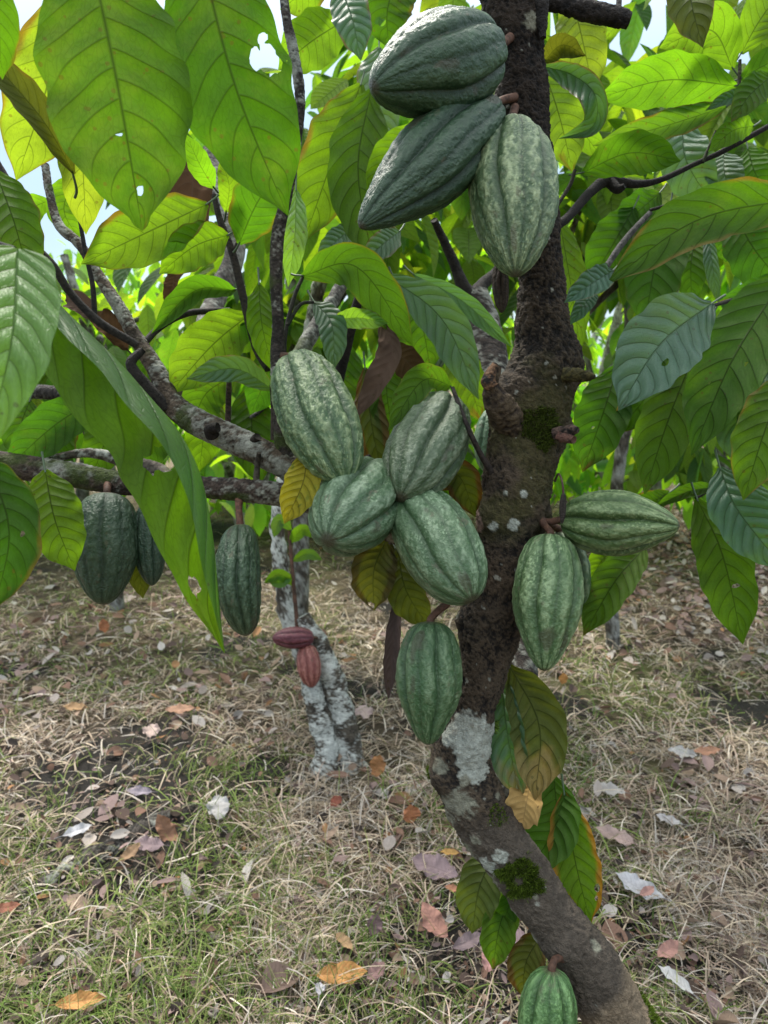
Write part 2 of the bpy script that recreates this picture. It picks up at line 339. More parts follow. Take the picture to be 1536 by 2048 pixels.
KN = [(on_trunk(1140, 700), .030, .016), (on_trunk(1150, 745), .022, .010), (on_trunk(1005, 790), .035, .022), (on_trunk(1000, 860), .025, .010), (on_trunk(880, 1560), .022, .014), (on_trunk(1210, 1910), .05, .008), (on_trunk(970, 1035), .022, .012),
      (on_trunk(1085, 1040), .018, .012), (on_trunk(1000, 205), .018, .012), (on_trunk(905, 1235), .02, .012), (on_trunk(1130, 860), .014, .010), (on_trunk(1125, 1905), .02, .01), (on_trunk(905, 1490), .03, .006)]
V, Fc, C, Nf, Pc = bark_tube(TR, 1150, 150, fine=0.0030, lump=0.0055, base=(0.088, 0.064, 0.042), dark=(0.011, 0.009, 0.008), seed=3, knots=KN, fs=300)
nV = 1150 * 150; Vt = V[:nV]; hz = Vt[:, 2]
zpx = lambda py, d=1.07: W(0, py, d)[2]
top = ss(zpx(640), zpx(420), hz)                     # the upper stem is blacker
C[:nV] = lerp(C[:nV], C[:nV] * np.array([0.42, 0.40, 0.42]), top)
moss_t = fbm(Vt, 14, 4, 77)
mz = ss(zpx(1150), zpx(1020), hz) * (1 - ss(zpx(760), zpx(660), hz))
f = ss(0.46, 0.62, moss_t) * mz; C[:nV] = lerp(C[:nV], np.array([0.075, 0.072, 0.020])[None] * (0.35 + 1.2 * vn(Vt, 420, 8))[:, None], f * 0.6)
low = 1 - ss(zpx(1660), zpx(1590), hz)               # smooth grey-brown lower stem
smooth_c = np.array([0.108, 0.088, 0.068])[None] * (0.55 + 0.9 * fbm(Vt, 60, 4, 12))[:, None]
C[:nV] = lerp(C[:nV], smooth_c, low * 0.85)
tanf = (1 - ss(zpx(2000), zpx(1955), hz - 0.9 * (Vt[:, 0] - W(1165, 1900, 1.06)[0]) + .02 * (fbm(Vt, 40, 3, 15) - .5)))
C[:nV] = lerp(C[:nV], np.array([0.27, 0.205, 0.135])[None] * (0.35 + 1.2 * fbm(Vt, 260, 3, 14))[:, None], tanf * 0.85)
def patch(c, r, amt, colr, sharp=0.10, ns=60, seed=0, lift=0.0012, el=(1, 1, 1)):
    c = Vt[np.argmin(np.linalg.norm(Vt - c, axis=1))]
    dd = np.linalg.norm((Vt - c) * np.array(el), axis=1) / r
    nz = fbm(Vt, ns, 4, seed + 60)
    f = ss(0.0, sharp, amt - dd + (nz - 0.5) * 1.1) * (dd < 2.0)
    C[:nV] = lerp(C[:nV], np.array(colr)[None] * (0.68 + 0.55 * fbm(Vt, 340, 3, seed))[:, None], f)
    V[:nV] += Nf * (f * lift)[:, None]
LC = (0.44, 0.46, 0.40)
for px, py, rp, am in [(940, 1462, 34, 1.15), (962, 1490, 36, 1.2), (950, 1530, 34, 1.15), (925, 1505, 26, .9), (985, 1455, 16, .9), (900, 1475, 26, .9), (870, 1562, 10, 1.1), (925, 1605, 40, .82), (895, 1640, 36, .78), (900, 1590, 30, .75), (960, 1665, 18, .8), (1000, 1715, 17, 1.0), (975, 1738, 22, 1.0), (950, 1690, 36, .8),
                       (985, 1052, 11, 1.0), (1027, 1052, 12, 1.1), (1046, 988, 8, 1), (1010, 985, 5, 1), (1119, 866, 16, .9), (1090, 1175, 9, .8), (1190, 1895, 20, .7), (988, 803, 10, .9), (1060, 40, 26, .75), (1068, 10, 18, .7), (880, 1215, 12, .8), (1068, 1790, 12, .6), (1000, 1590, 14, .7), (885, 1530, 26, .72), (1015, 1840, 34, .6), (1060, 1880, 24, .6), (985, 1760, 30, .7), (930, 1560, 20, .7)]:
    patch(on_trunk(px, py), rp * 1.07 / F, am, LC if am > .89 else (.27, .265, .20), seed=int(px + py), lift=0.0016 if am > .89 else .0008, sharp=.24 if am > .89 else .34, ns=120 if am > .89 else 190)
rs = np.random.default_rng(5)
for k in range(56):                                  # scattered small crusts
    i_ = rs.integers(3, len(TR) - 3); q = TR[i_]; patch(on_trunk(q[0] + rs.uniform(-.4, .4) * q[2], q[1] + rs.uniform(-40, 40)), rs.uniform(3, 9) / F, rs.uniform(.5, .95), (.33, .33, .28), seed=300 + k, lift=.0008, ns=150)
patch(on_trunk(962, 1045), 24 / F, 1.0, (0.36, 0.24, 0.19), seed=5)
for px, py, rp in [(870, 1540, 24), (915, 1700, 40), (980, 1790, 30)]:
    patch(on_trunk(px, py), rp / F, .6, (0.19, 0.19, 0.11), seed=int(py), sharp=.3)
trunk = part('trunk', V, Fc, M_BARK, C)
# moss cushions: tufts of short leaflets
def moss(px, py, rp, n, parent, colr=(0.055, 0.085, 0.010), ht=0.006, hollow=0.0, name='moss'):
    c = on_trunk(px, py); rad = rp * 1.07 / F; c = Vt[np.argmin(np.linalg.norm(Vt - c, axis=1))]
    dd = np.linalg.norm(Vt - c, axis=1); nz = fbm(Vt, 60, 3, 5)
    idx = np.where((dd < rad * (0.25 + 1.6 * nz)) & (dd > hollow * rad))[0]
    pk = rng.choice(idx, n); b = V[pk] + rng.normal(0, 0.0006, (n, 3)); nn = nrm(Nf[pk] + rng.normal(0, .45, (n, 3)) + np.array([0, 0, .25]))
    h = rng.uniform(.5, 1.2, n) * ht; sd = nrm(np.cross(nn, rng.normal(0, 1, (n, 3)))) * 0.0007
    P0 = b - sd; P1 = b + sd; P2 = b + nn * h[:, None] + sd * .3; P3 = b + nn * h[:, None] - sd * .3
    VV = np.stack([P0, P1, P2, P3], 1).reshape(-1, 3); FF = np.arange(4 * n).reshape(-1, 4)
    cc = np.repeat(np.array(colr)[None] * rng.uniform(.4, 2.6, (n, 1)), 4, 0)
    return mk(name, VV, FF, M_MOSS, parent, cc, smooth=False)
moss(1040, 1755, 38, 3200, trunk, hollow=.25, ht=.008)
moss(1078, 850, 40, 2600, trunk, ht=.006, colr=(0.05, 0.07, 0.012))
moss(1000, 1455, 9, 260, trunk, ht=.008, colr=(.08, .13, .02)); moss(868, 1545, 12, 300, trunk, ht=.006); moss(1290, 2030, 30, 900, trunk, ht=.006); moss(990, 1625, 20, 300, trunk, ht=.004)
# cut and broken stubs
def stub(pts, name='branch_stub', base=(0.06, 0.045, 0.035), dark=(0.012, 0.010, 0.009), seed=0, parent=None, m=90, n=48, **kw):
    V_, F_, C_, _, _ = bark_tube(pts, m, n, fine=.0030, lump=.007, fs=200, base=base, dark=dark, seed=seed, **kw)
    return mk(name, V_, F_, M_BARK, parent or tree, C_)
stub([(1050, -5, 30, 1.07), (1100, 5, 32, 1.07), (1180, 22, 34, 1.06), (1235, 36, 36, 1.05), (1258, 42, 30, 1.05)], 'branch', seed=21, dark=(.008, .007, .007), base=(.03, .024, .02))
stub([(1078, -20, 30, 1.03), (1083, 30, 26, 1.03), (1086, 76, 12, 1.03)], seed=22, base=(.03, .025, .022))
stub([(1130, 750, 30, 1.05), (1170, 752, 26, 1.03), (1190, 754, 10, 1.02)], seed=23, base=(.12, .10, .035), dark=(.04, .035, .012))
stub([(1110, 868, 26, 1.04), (1140, 862, 24, 1.02), (1156, 860, 12, 1.01)], seed=24, base=(.14, .09, .07))
stub([(1120, 872, 22, 1.03), (1148, 880, 14, 1.01)], seed=25, base=(.16, .08, .06))
stub([(1030, 860, 60, 1.06), (1000, 810, 52, 1.03), (982, 770, 34, 1.02), (996, 732, 14, 1.02)], seed=26, base=(.12, .085, .05), dark=(.03, .02, .015))
stub([(985, 775, 24, 1.0), (976, 760, 26, 1.0), (990, 728, 12, 1.01)], seed=27, base=(.17, .09, .045))
# the second stem that rises behind the first, and its forks
V_, F_, C_, _, _ = bark_tube([(1010, 1610, 70, 1.14), (1035, 1450, 70, 1.18), (1045, 1320, 62, 1.25), (1040, 1150, 66, 1.35), (1020, 950, 70, 1.5), (985, 760, 78, 1.62), (966, 660, 72, 1.68), (948, 590, 56, 1.70)], 380, 60, base=(.05, .037, .03), dark=(.013, .011, .01), lich=.25, seed=40)
part('stem', V_, F_, M_BARK, C_)
for pts, sd in [([(955, 610, 46, 1.69), (928, 575, 26, 1.68), (905, 520, 20, 1.66), (882, 470, 16, 1.63), (868, 440, 13, 1.6)], 41), ([(950, 600, 40, 1.7), (965, 570, 26, 1.72), (990, 548, 22, 1.74), (1010, 520, 20, 1.76), (1020, 400, 20, 1.8)], 42)]:
    V_, F_, C_, _, _ = bark_tube(pts, 120, 26, base=(.03, .025, .02), dark=(.009, .008, .007), seed=sd); part('branch', V_, F_, M_BARK, C_)
# limbs
LIMBS = [  # path, base colour, lichen, seed, m, n
    ([(960, 1150, 54, 1.06), (880, 1100, 52, 1.06), (790, 1062, 50, 1.07), (700, 1030, 48, 1.08), (620, 1003, 46, 1.09), (540, 986, 46, 1.09), (430, 976, 44, 1.10), (330, 972, 44, 1.10), (240, 966, 48, 1.10), (120, 946, 50, 1.09), (0, 928, 52, 1.08), (-140, 900, 54, 1.06)], (.085, .060, .048), .10, 50, 620, 60),
    ([(640, 1000, 50, 1.10), (590, 945, 52, 1.10), (520, 903, 54, 1.11), (440, 866, 54, 1.12), (380, 836, 52, 1.13), (340, 800, 46, 1.14), (315, 745, 36, 1.15), (275, 680, 30, 1.16), (235, 610, 25, 1.17), (195, 548, 22, 1.18), (160, 490, 20, 1.19), (118, 450, 18, 1.20), (100, 390, 16, 1.21), (90, 330, 14, 1.22)], (.115, .084, .058), .2, 51, 620, 50),
    ([(590, 960, 46, 1.10), (568, 900, 34, 1.10), (560, 820, 28, 1.10), (556, 720, 30, 1.10), (556, 640, 24, 1.10), (552, 560, 24, 1.10), (556, 470, 26, 1.10), (574, 390, 22, 1.09), (588, 300, 24, 1.08), (600, 200, 21, 1.07), (588, 110, 19, 1.06), (572, 30, 18, 1.05), (562, -60, 17, 1.05)], (.065, .052, .044), .10, 52, 560, 40),
    ([(335, 815, 26, 1.13), (300, 780, 24, 1.12), (262, 730, 20, 1.11), (285, 700, 14, 1.12)], (.03, .025, .022), 0, 53, 120, 24),
    ([(275, 690, 16, 1.15), (200, 645, 17, 1.13), (140, 585, 16, 1.12), (105, 530, 16, 1.11), (55, 480, 15, 1.10), (0, 425, 14, 1.10), (-80, 350, 13, 1.1)], (.035, .03, .026), 0, 54, 240, 22),
    ([(70, 490, 14, 1.10), (45, 430, 14, 1.09), (20, 370, 13, 1.09), (-20, 300, 12, 1.09)], (.03, .026, .024), 0, 55, 120, 20),
    ([(190, 640, 11, 1.14), (185, 570, 10, 1.14), (170, 500, 9, 1.14), (158, 430, 8, 1.14)], (.03, .026, .024), 0, 56, 100, 14),
    ([(540, 735, 26, 1.16), (512, 690, 20, 1.17), (490, 610, 16, 1.18), (466, 510, 15, 1.18), (440, 440, 13, 1.18), (428, 390, 10, 1.18)], (.045, .036, .028), 0, 57, 200, 20),
    ([(466, 505, 10, 1.18), (490, 460, 9, 1.18), (520, 420, 8, 1.18)], (.04, .03, .026), 0, 58, 60, 12),
    ([(360, 790, 36, 1.5), (430, 600, 40, 1.7), (470, 500, 40, 1.75), (440, 390, 36, 1.8), (420, 300, 30, 1.85)], (.20, .18, .155), .22, 59, 260, 30),
    ([(570, 760, 26, 1.3), (610, 690, 30, 1.35), (660, 610, 28, 1.4), (700, 540, 22, 1.45)], (.17, .16, .14), .3, 60, 200, 26),
    ([(670, 780, 26, 1.28), (690, 700, 24, 1.27), (705, 640, 22, 1.26), (722, 580, 16, 1.25), (735, 530, 13, 1.25)], (.028, .02, .017), 0, 61, 160, 20),
    ([(-20, 770, 26, 1.25), (60, 782, 28, 1.25), (140, 788, 28, 1.24), (230, 800, 24, 1.22), (300, 830, 20, 1.2)], (.06, .05, .045), .1, 62, 200, 24),
    ([(60, 925, 12, 1.1), (110, 915, 15, 1.12), (170, 906, 18, 1.13), (215, 912, 22, 1.14), (260, 925, 32, 1.15), (320, 945, 34, 1.16), (345, 975, 30, 1.14)], (.11, .09, .07), .12, 63, 200, 24),
    ([(285, 690, 14, 1.16), (320, 655, 13, 1.18), (370, 628, 13, 1.2), (420, 622, 12, 1.22), (460, 620, 9, 1.24)], (.04, .035, .03), 0, 64, 120, 14),
    ([(548, 880, 14, 1.13), (548, 820, 13, 1.13), (545, 770, 12, 1.13)], (.05, .036, .028), 0, 65, 60, 12),
    ([(455, 870, 11, 1.2), (457, 800, 12, 1.2), (458, 760, 10, 1.2)], (.08, .05, .04), 0, 66, 60, 12),
    ([(465, 855, 9, 1.22), (510, 830, 9, 1.22), (545, 800, 9, 1.22)], (.16, .15, .14), 0, 67, 60, 12),
    ([(512, 965, 13, 1.09), (515, 930, 11, 1.09), (518, 905, 9, 1.08)], (.07, .06, .045), 0, 68, 50, 12),
    ([(425, 870, 30, 1.10), (420, 858, 24, 1.09), (436, 855, 20, 1.085)], (.03, .022, .017), 0, 69, 40, 18), ([(505, 885, 18, 1.10), (515, 873, 16, 1.09)], (.03, .022, .017), 0, 70, 40, 16),
    ([(990, 955, 14, 1.07), (962, 910, 11, 1.05), (938, 860, 10, 1.03), (918, 810, 9, 1.04), (905, 775, 8, 1.05)], (.045, .035, .03), 0, 71, 120, 14),
    ([(568, 730, 8, 1.11), (572, 660, 8, 1.12), (590, 590, 8, 1.13), (605, 555, 7, 1.14)], (.03, .03, .022), 0, 72, 80, 12), ([(575, 650, 8, 1.12), (600, 610, 7, 1.13), (628, 604, 6, 1.13)], (.03, .034, .022), 0, 73, 60, 12),
]
for pts, base, li, sd, m, n in LIMBS:
    V_, F_, C_, _, _ = bark_tube(pts, m, n, fine=.0011, lump=.0022, base=base, dark=tuple(np.array(base) * .3), lich=li * 1.5, seed=sd, moss=.06 if li else 0, fs=300)
    part('branch' if pts[0][2] > 20 else 'twig', V_, F_, M_BARK if pts[0][2] > 20 else M_TWIG, C_)
for pts, sd in [([(563, -50, 18, 1.05), (500, -150, 16, .98), (395, -190, 14, .88), (300, -175, 13, .80), (180, -150, 12, .74), (40, -150, 11, .72), (-60, -130, 10, .70)], 90), ([(566, -60, 17, 1.05), (600, -200, 16, 1.06), (640, -330, 14, 1.08)], 91), ([(640, -330, 12, 1.08), (670, -150, 9, 1.14), (690, -40, 7, 1.2)], 92), ([(640, -330, 12, 1.08), (760, -200, 9, 1.15), (800, -70, 7, 1.2)], 93), ([(-80, 340, 14, 1.1), (-100, 430, 10, .85), (-40, 470, 7, .7), (30, 496, 6, .60)], 94), ([(-140, 900, 30, 1.06), (-160, 650, 16, .98), (-110, 480, 10, .92), (-62, 420, 7, .88)], 95), ([(1012, -160, 50, 1.04), (1180, -220, 30, 1.1), (1320, -200, 16, 1.16), (1385, -100, 9, 1.19)], 96)]:
    V_, F_, C_, _, _ = bark_tube(pts, 120, 16, base=(.05, .04, .032), dark=(.02, .016, .013), seed=sd, fine=.0006, lump=.0015); part('branch' if pts[0][2] > 25 else 'twig', V_, F_, M_TWIG, C_)
# the branch that leaves the trunk towards the far side, high up
for pts, base, sd, m, n in [([(1075, 470, 26, 1.12), (1130, 440, 18, 1.16), (1180, 385, 19, 1.2), (1215, 362, 22, 1.22), (1270, 368, 17, 1.24), (1320, 360, 12, 1.25), (1390, 328, 10, 1.26), (1450, 300, 11, 1.27), (1560, 240, 10, 1.28)], (.02, .016, .014), 80, 260, 24),
                          ([(1220, 365, 22, 1.22), (1235, 378, 20, 1.21), (1250, 372, 10, 1.2)], (.02, .015, .013), 81, 40, 14),
                          ([(1205, 545, 12, 1.3), (1250, 480, 13, 1.32), (1300, 425, 10, 1.35)], (.16, .15, .14), 82, 80, 14),
                          ([(1115, 410, 8, 1.17), (1140, 370, 8, 1.18), (1150, 340, 7, 1.18)], (.04, .035, .02), 83, 50, 10),
                          ([(1470, 290, 7, 1.27), (1475, 240, 7, 1.25), (1478, 180, 7, 1.24), (1480, 120, 6, 1.24)], (.06, .06, .03), 84, 60, 10),
                          ([(1405, 325, 7, 1.26), (1420, 290, 6, 1.26), (1432, 262, 5, 1.26)], (.05, .06, .03), 85, 40, 10),
                          ([(1235, 40, 12, 1.07), (1238, 0, 11, 1.07), (1236, -40, 11, 1.07)], (.16, .14, .13), 86, 40, 12)]:
    V_, F_, C_, _, _ = bark_tube(pts, m, n, base=base, dark=tuple(np.array(base) * .4), seed=sd, fine=.0008, lump=.002); part('branch' if pts[0][2] > 20 else 'twig', V_, F_, M_BARK, C_)
# ================================================================== PODS
_PT = [0, .006, .02, .05, .1, .2, .32, .45, .58, .7, .8, .88, .94, .975, .993, 1]; _PR = [.0, .16, .34, .53, .69, .86, .96, 1, .975, .89, .755, .59, .40, .235, .10, 0]
def husk(A, B, rad, roll=0.0, seed=0, colr=(0.046, 0.090, 0.036), bloom=(0.235, 0.300, 0.175), deep=0.085, rug=1.0, bend=0.0, neck=0.0, tip=0.0, m=190, n=200, red=False, blo=1.0, full=0.0):
    A = np.array(A); B = np.array(B); ax = B - A; L = np.linalg.norm(ax); T = ax / L
    X = np.cross(T, [0.13, 0.3, 1.0]); X = X / np.linalg.norm(X); Y = np.cross(T, X)
    s = np.linspace(0, 1, m); t = 0.5 - 0.5 * np.cos(PI * s); t = 0.35 * s + 0.65 * t
    pr = np.interp(t, _PT, _PR)
    k = np.array([1, 2, 3, 4, 3, 2, 1.0]); pr = np.convolve(np.pad(pr, 3, mode='edge'), k / k.sum(), 'valid'); pr[0] = pr[-1] = 0.0
    if full: pr = pr ** (1 - full)
    if tip: pr = pr * (1 - tip * .42 * ss(.5, .95, t))
    if neck: pr = pr * (1 - neck * np.exp(-((t - .07) / .09) ** 2))
    th = np.linspace(0, 2 * PI, n, endpoint=False) ; tt, hh = np.meshgrid(t, th, indexing='ij')
    r = np.random.default_rng(seed); ph = r.uniform(0, 6.28, 8)
    wob = hh + roll + 0.05 * np.sin(3 * tt * PI + ph[0]) + 0.04 * np.sin(2 * hh + ph[1])
    def fur(k_, off, w): a = np.mod(wob * k_ / (2 * PI) + off, 1.0); a = np.minimum(a, 1 - a) / k_ * 2 * PI; return np.exp(-(a / w) ** 2)
    d1 = fur(5, 0.0, 0.10); d2 = fur(5, 0.5, 0.06)
    sc = (1 - np.abs(np.sin(5 * wob))) ** 1.35; alt = .5 + .5 * np.cos(5 * wob)
    dep = 1.2 * deep * (sc * (.55 + .6 * np.round(alt)) + .35 * d1) * np.minimum(1, tt * 14 + .3) * (1 - 0.25 * tt)
    soft = 0.012 * np.cos(5 * wob) * -1
    rr = rad * pr[:, None] * (1 - dep + soft)
    P = A + tt[..., None] * ax + rr[..., None] * (np.cos(hh)[..., None] * X + np.sin(hh)[..., None] * Y)
    P = P + (bend * L * np.sin(PI * tt))[..., None] * X
    Q = P.reshape(-1, 3)
    Lc = np.stack([tt * L * .75, rad * np.cos(hh), rad * np.sin(hh)], -1).reshape(-1, 3)
    warts = fbm(Lc, 210, 3, seed + 3, .55) - .5; lumps = fbm(Lc, 55, 3, seed + 4) - .5; rdg = 1 - 2 * np.abs(fbm(Lc, 105, 3, seed + 8) - .5)
    av = np.minimum(1, np.sin(PI * tt) * 3).ravel()
    N = (np.cos(hh)[..., None] * X + np.sin(hh)[..., None] * Y).reshape(-1, 3)
    body = (1 - .7 * np.maximum(d1, d2)).ravel()
    Q = Q + N * (rug * av * rad / .06 * (0.0040 * warts + 0.0026 * lumps + 0.0024 * (rdg - .78) * body))[:, None]
    f = ss(-.10, .24, warts * 1.1 + lumps * .45 + .25 * (rdg - .75))
    ridge = (np.abs(np.sin(5 * wob)) ** 1.6).ravel(); dl = np.maximum(np.maximum(d1, d2 * .8), sc ** 3 * .6).ravel()
    big = fbm(Lc, 24, 3, seed + 13)
    colr = np.array(colr) * (1.0 if red else np.array([1.12, 1.30, 1.12])); bloom = np.array(bloom) * 1.12
    c = lerp(np.array(colr) * .85, bloom, np.clip(blo * (f * (.10 + .34 * ridge + .26 * ss(.35, .7, big)) + .30 * ridge ** 3 * (.35 + .65 * ss(.35, .6, fbm(Lc, 80, 2, seed + 15)))), 0, 1))
    spk = ss(.66, .74, vn(Lc, 520, seed + 17)) * ss(.4, .62, fbm(Lc, 40, 2, seed + 19)); c = lerp(c, np.array(bloom) * 1.35, spk * .55 * blo)
    c = lerp(c, np.array(colr) * (.45 if not red else .6), dl * .6)
    line = fur(10, 0.0, 0.018).ravel(); c = lerp(c, np.array(colr) * .45, line * .35)
    tipf = ss(.975, .995, tt).ravel(); c = lerp(c, (.05, .04, .025), tipf * .8); stemf = 1 - ss(.005, .03, tt).ravel(); c = lerp(c, (.09, .08, .045), stemf * .7)
    scar = ss(.78, .82, vn(Lc, 60, seed + 23)) * ss(.5, .7, vn(Lc, 300, seed + 29)); c = lerp(c, (.10, .085, .05), scar * .5); blot = ss(.70, .76, fbm(Lc, 26, 3, seed + 37)); c = lerp(c, (.055, .048, .028), blot * .6 * (0 if red else 1))
    return Q, grid_faces(m, n, wrap=True, flip=False), c
GPOD = 'cocoa pods on the tree'
def pod(label, a, b, wpx, stalk=None, group=GPOD, cat_='cocoa pod', scol=(.11, .055, .035), **kw):
    A = W(*a); B = W(*b); dm = (a[2] + b[2]) / 2; rad = wpx / 2 * dm / F
    e = empty('cocoa_pod', A); tag(e, label, cat_, group)
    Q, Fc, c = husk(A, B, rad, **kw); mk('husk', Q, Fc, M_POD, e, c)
    st = stalk or [(a[0], a[1] - 40, a[2] + .03)]
    ax = (B - A) / np.linalg.norm(B - A)
    pts = [list(W(*s)) + [.0062 if i == 0 else .0050] for i, s in enumerate(st)] + [list(A - ax * .003) + [.0052], list(A + ax * .004) + [.0062]]
    V_, F_, C_, _, _ = bark_tube(None, 50, 22, fine=.0005, lump=.001, base=scol, dark=tuple(np.array(scol) * .4), seed=kw.get('seed', 0), world=np.array(pts))
    mk('stalk', V_, F_, M_STALK, e, C_)
    return e
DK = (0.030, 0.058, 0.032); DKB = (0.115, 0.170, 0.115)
pod('fat dark green pod at the very top, lying sideways against the trunk', (988, 100, .985), (744, 176, .90), 198, [(1020, 75, 1.03)], seed=1, roll=.3, colr=(.017, .048, .021), bloom=(.085, .15, .080), deep=0.085, full=.1, blo=.55, tip=0.5, rug=0.6)  # overhead canopy shade put into this darker husk colour
pod('long dark green pod slanting down below the topmost fat pod', (990, 212, 1.00), (719, 455, .90), 168, [(1030, 195, 1.04), (1005, 200, 1.02)], seed=2, roll=.1, colr=(.016, .044, .021), bloom=(.085, .14, .080), deep=0.11, rug=0.8, blo=.55, tip=0.7)  # darkened likewise: canopy shade is part of the husk colour
pod('pale bloomed green pod hanging in front of the upper trunk', (1022, 250, 1.0), (1032, 552, .93), 180, [(1030, 215, 1.04)], seed=3, roll=.55, colr=(.050, .088, .038), bloom=(.26, .32, .17), deep=0.065, blo=1.3, tip=0.35, rug=0.8)
pod('long wrinkled pod hanging off the upright limb, above the yellow spotted leaf', (588, 716, 1.06), (690, 970, .97), 158, [(566, 712, 1.09), (575, 712, 1.08)], seed=4, roll=.2, rug=1.05, bloom=(.24, .30, .15), full=.12, blo=1.1, tip=0.0)
pod('bumpy green pod of the middle cluster with its grey bloomed shoulder uppermost', (898, 808, 1.10), (800, 998, .98), 156, [(930, 830, 1.12)], seed=5, roll=.9, colr=(.044, .072, .032), bloom=(.19, .23, .155), full=.12, deep=0.09, rug=0.75)
pod('squat rounded pod of the middle cluster seen from its star-shaped tip', (762, 955, 1.07), (655, 1082, .925), 172, [(790, 990, 1.08)], seed=6, roll=.5, colr=(.048, .092, .042), bloom=(.20,.27,.175), full=.12, deep=0.085, rug=0.55)
pod('smooth sheeny pod, lowest of the middle cluster, its tip touching the trunk', (818, 992, 1.03), (944, 1202, .945), 162, [(850, 1040, 1.08)], seed=7, roll=.15, colr=(.050, .096, .042), bloom=(.21,.29,.18), full=.18, deep=.06, rug=0.45)
pod('deep green pod on a reddish stalk above the large white lichen patch', (862, 1242, 1.02), (856, 1490, 1.0), 136, [(893, 1208, 1.05), (876, 1222, 1.03)], seed=8, roll=.35, colr=(.038, .084, .032), bloom=(.16, .23, .125), blo=.8, rug=.8, tip=0.65, full=0.12, deep=0.08)
pod('light green pod hanging below the horizontal pod, its tip pointing down', (1100, 1068, 1.03), (1088, 1342, .99), 142, [(1082, 1040, 1.06), (1090, 1052, 1.05)], seed=9, roll=.75, colr=(.056, .104, .038), bloom=(.24, .33, .17), full=0.12, tip=0.6, rug=0.8, deep=0.07)
pod('pod half hidden behind the light green hanging pod', (1118, 1062, 1.11), (1150, 1225, 1.12), 92, [(1090, 1045, 1.09)], seed=10, colr=(.045, .09, .036))
pod('striped green pod sticking out horizontally from the trunk', (1122, 1040, 1.05), (1360, 1052, .98), 134, [(1080, 1042, 1.07), (1100, 1044, 1.06)], seed=11, roll=.0, colr=(.052, .092, .026), bloom=(.23, .30, .14), deep=0.15, rug=0.6, full=0.0, tip=0.5)
pod('dark shaded pod hanging under the horizontal limb beside the big folded leaf', (214, 985, 1.07), (207, 1210, 1.05), 132, [(216, 965, 1.09)], seed=12, roll=.4, colr=(.022, .046, .024), bloom=(.075, .11, .07), blo=.7, full=.15, deep=.06, tip=0.35)  # shade on the pods under this limb put into dark husk colours
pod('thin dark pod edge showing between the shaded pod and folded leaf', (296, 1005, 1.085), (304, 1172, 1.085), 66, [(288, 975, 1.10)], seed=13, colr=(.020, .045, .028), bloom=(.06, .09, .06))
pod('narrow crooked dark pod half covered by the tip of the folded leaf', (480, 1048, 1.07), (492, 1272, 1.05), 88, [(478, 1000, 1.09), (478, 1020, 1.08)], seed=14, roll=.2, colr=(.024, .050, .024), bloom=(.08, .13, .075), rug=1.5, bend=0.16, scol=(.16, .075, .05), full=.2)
pod('bright fresh green pod at the bottom on the leaning lower trunk', (1104, 1938, 1.0), (1084, 2150, .99), 116, [(1135, 1918, 1.03), (1112, 1918, 1.01)], seed=15, roll=.3, colr=(.045, .105, .026), bloom=(.17, .30, .11), rug=.6, tip=0.3)
pod('small pale green pod peeping out behind the trunk', (990, 815, 1.32), (972, 945, 1.32), 66, [(1010, 790, 1.35)], seed=16, colr=(.08, .15, .085), bloom=(.2, .27, .18), m=90, n=90)
pod('small dark pod in shade between hanging leaves behind the trunk', (885, 640, 1.6), (868, 745, 1.6), 46, [(900, 610, 1.64)], seed=17, colr=(.03, .075, .035), m=80, n=80)
stub([(800, 1080, 40, 1.09), (775, 1000, 26, 1.08), (752, 950, 20, 1.06), (733, 912, 16, 1.05)], seed=28, base=(.06, .04, .03)); stub([(790, 1000, 24, 1.09), (820, 960, 18, 1.1), (880, 860, 14, 1.13)], seed=29, base=(.06, .04, .03))
# a shrivelled pod and a dead flower cushion
e = empty('dried_pod', W(1000, 540, 1.03)); tag(e, 'shrivelled black dead pod hanging beneath the pale bloomed pod', 'dead pod', GPOD)
Q, Fc, c = husk(W(1000, 520, 1.04), W(1003, 626, 1.03), 17 * 1.03 / F, seed=31, colr=(.035, .022, .016), bloom=(.09, .06, .045), rug=3.0, m=90, n=80); mk('husk', Q, Fc, M_BARK, e, c)
V_, F_, C_, _, _ = bark_tube([(1030, 490, 8, 1.07), (1010, 505, 7, 1.05), (1000, 528, 7, 1.04)], 30, 12, base=(.05, .035, .025), dark=(.02, .015, .01), seed=32); mk('stalk', V_, F_, M_STALK, e, C_)
e = empty('dried_pod', W(1126, 985, 1.0)); tag(e, 'tiny withered pod dangling at the stalk end of the horizontal pod', 'dead pod', GPOD)
Q, Fc, c = husk(W(1127, 985, 1.0), W(1124, 1048, .995), 7 / F, seed=33, colr=(.03, .022, .02), bloom=(.07, .05, .045), rug=2.0, m=50, n=40); mk('husk', Q, Fc, M_BARK, e, c)
V_, F_, C_, _, _ = bark_tube([(1110, 962, 5, 1.06), (1117, 948, 4.5, 1.03), (1124, 962, 4, 1.0), (1127, 988, 5, 1.0)], 40, 10, base=(.09, .05, .04), dark=(.04, .025, .02), seed=34, fine=.0003, lump=.0005); mk('stalk', V_, F_, M_STALK, e, C_)
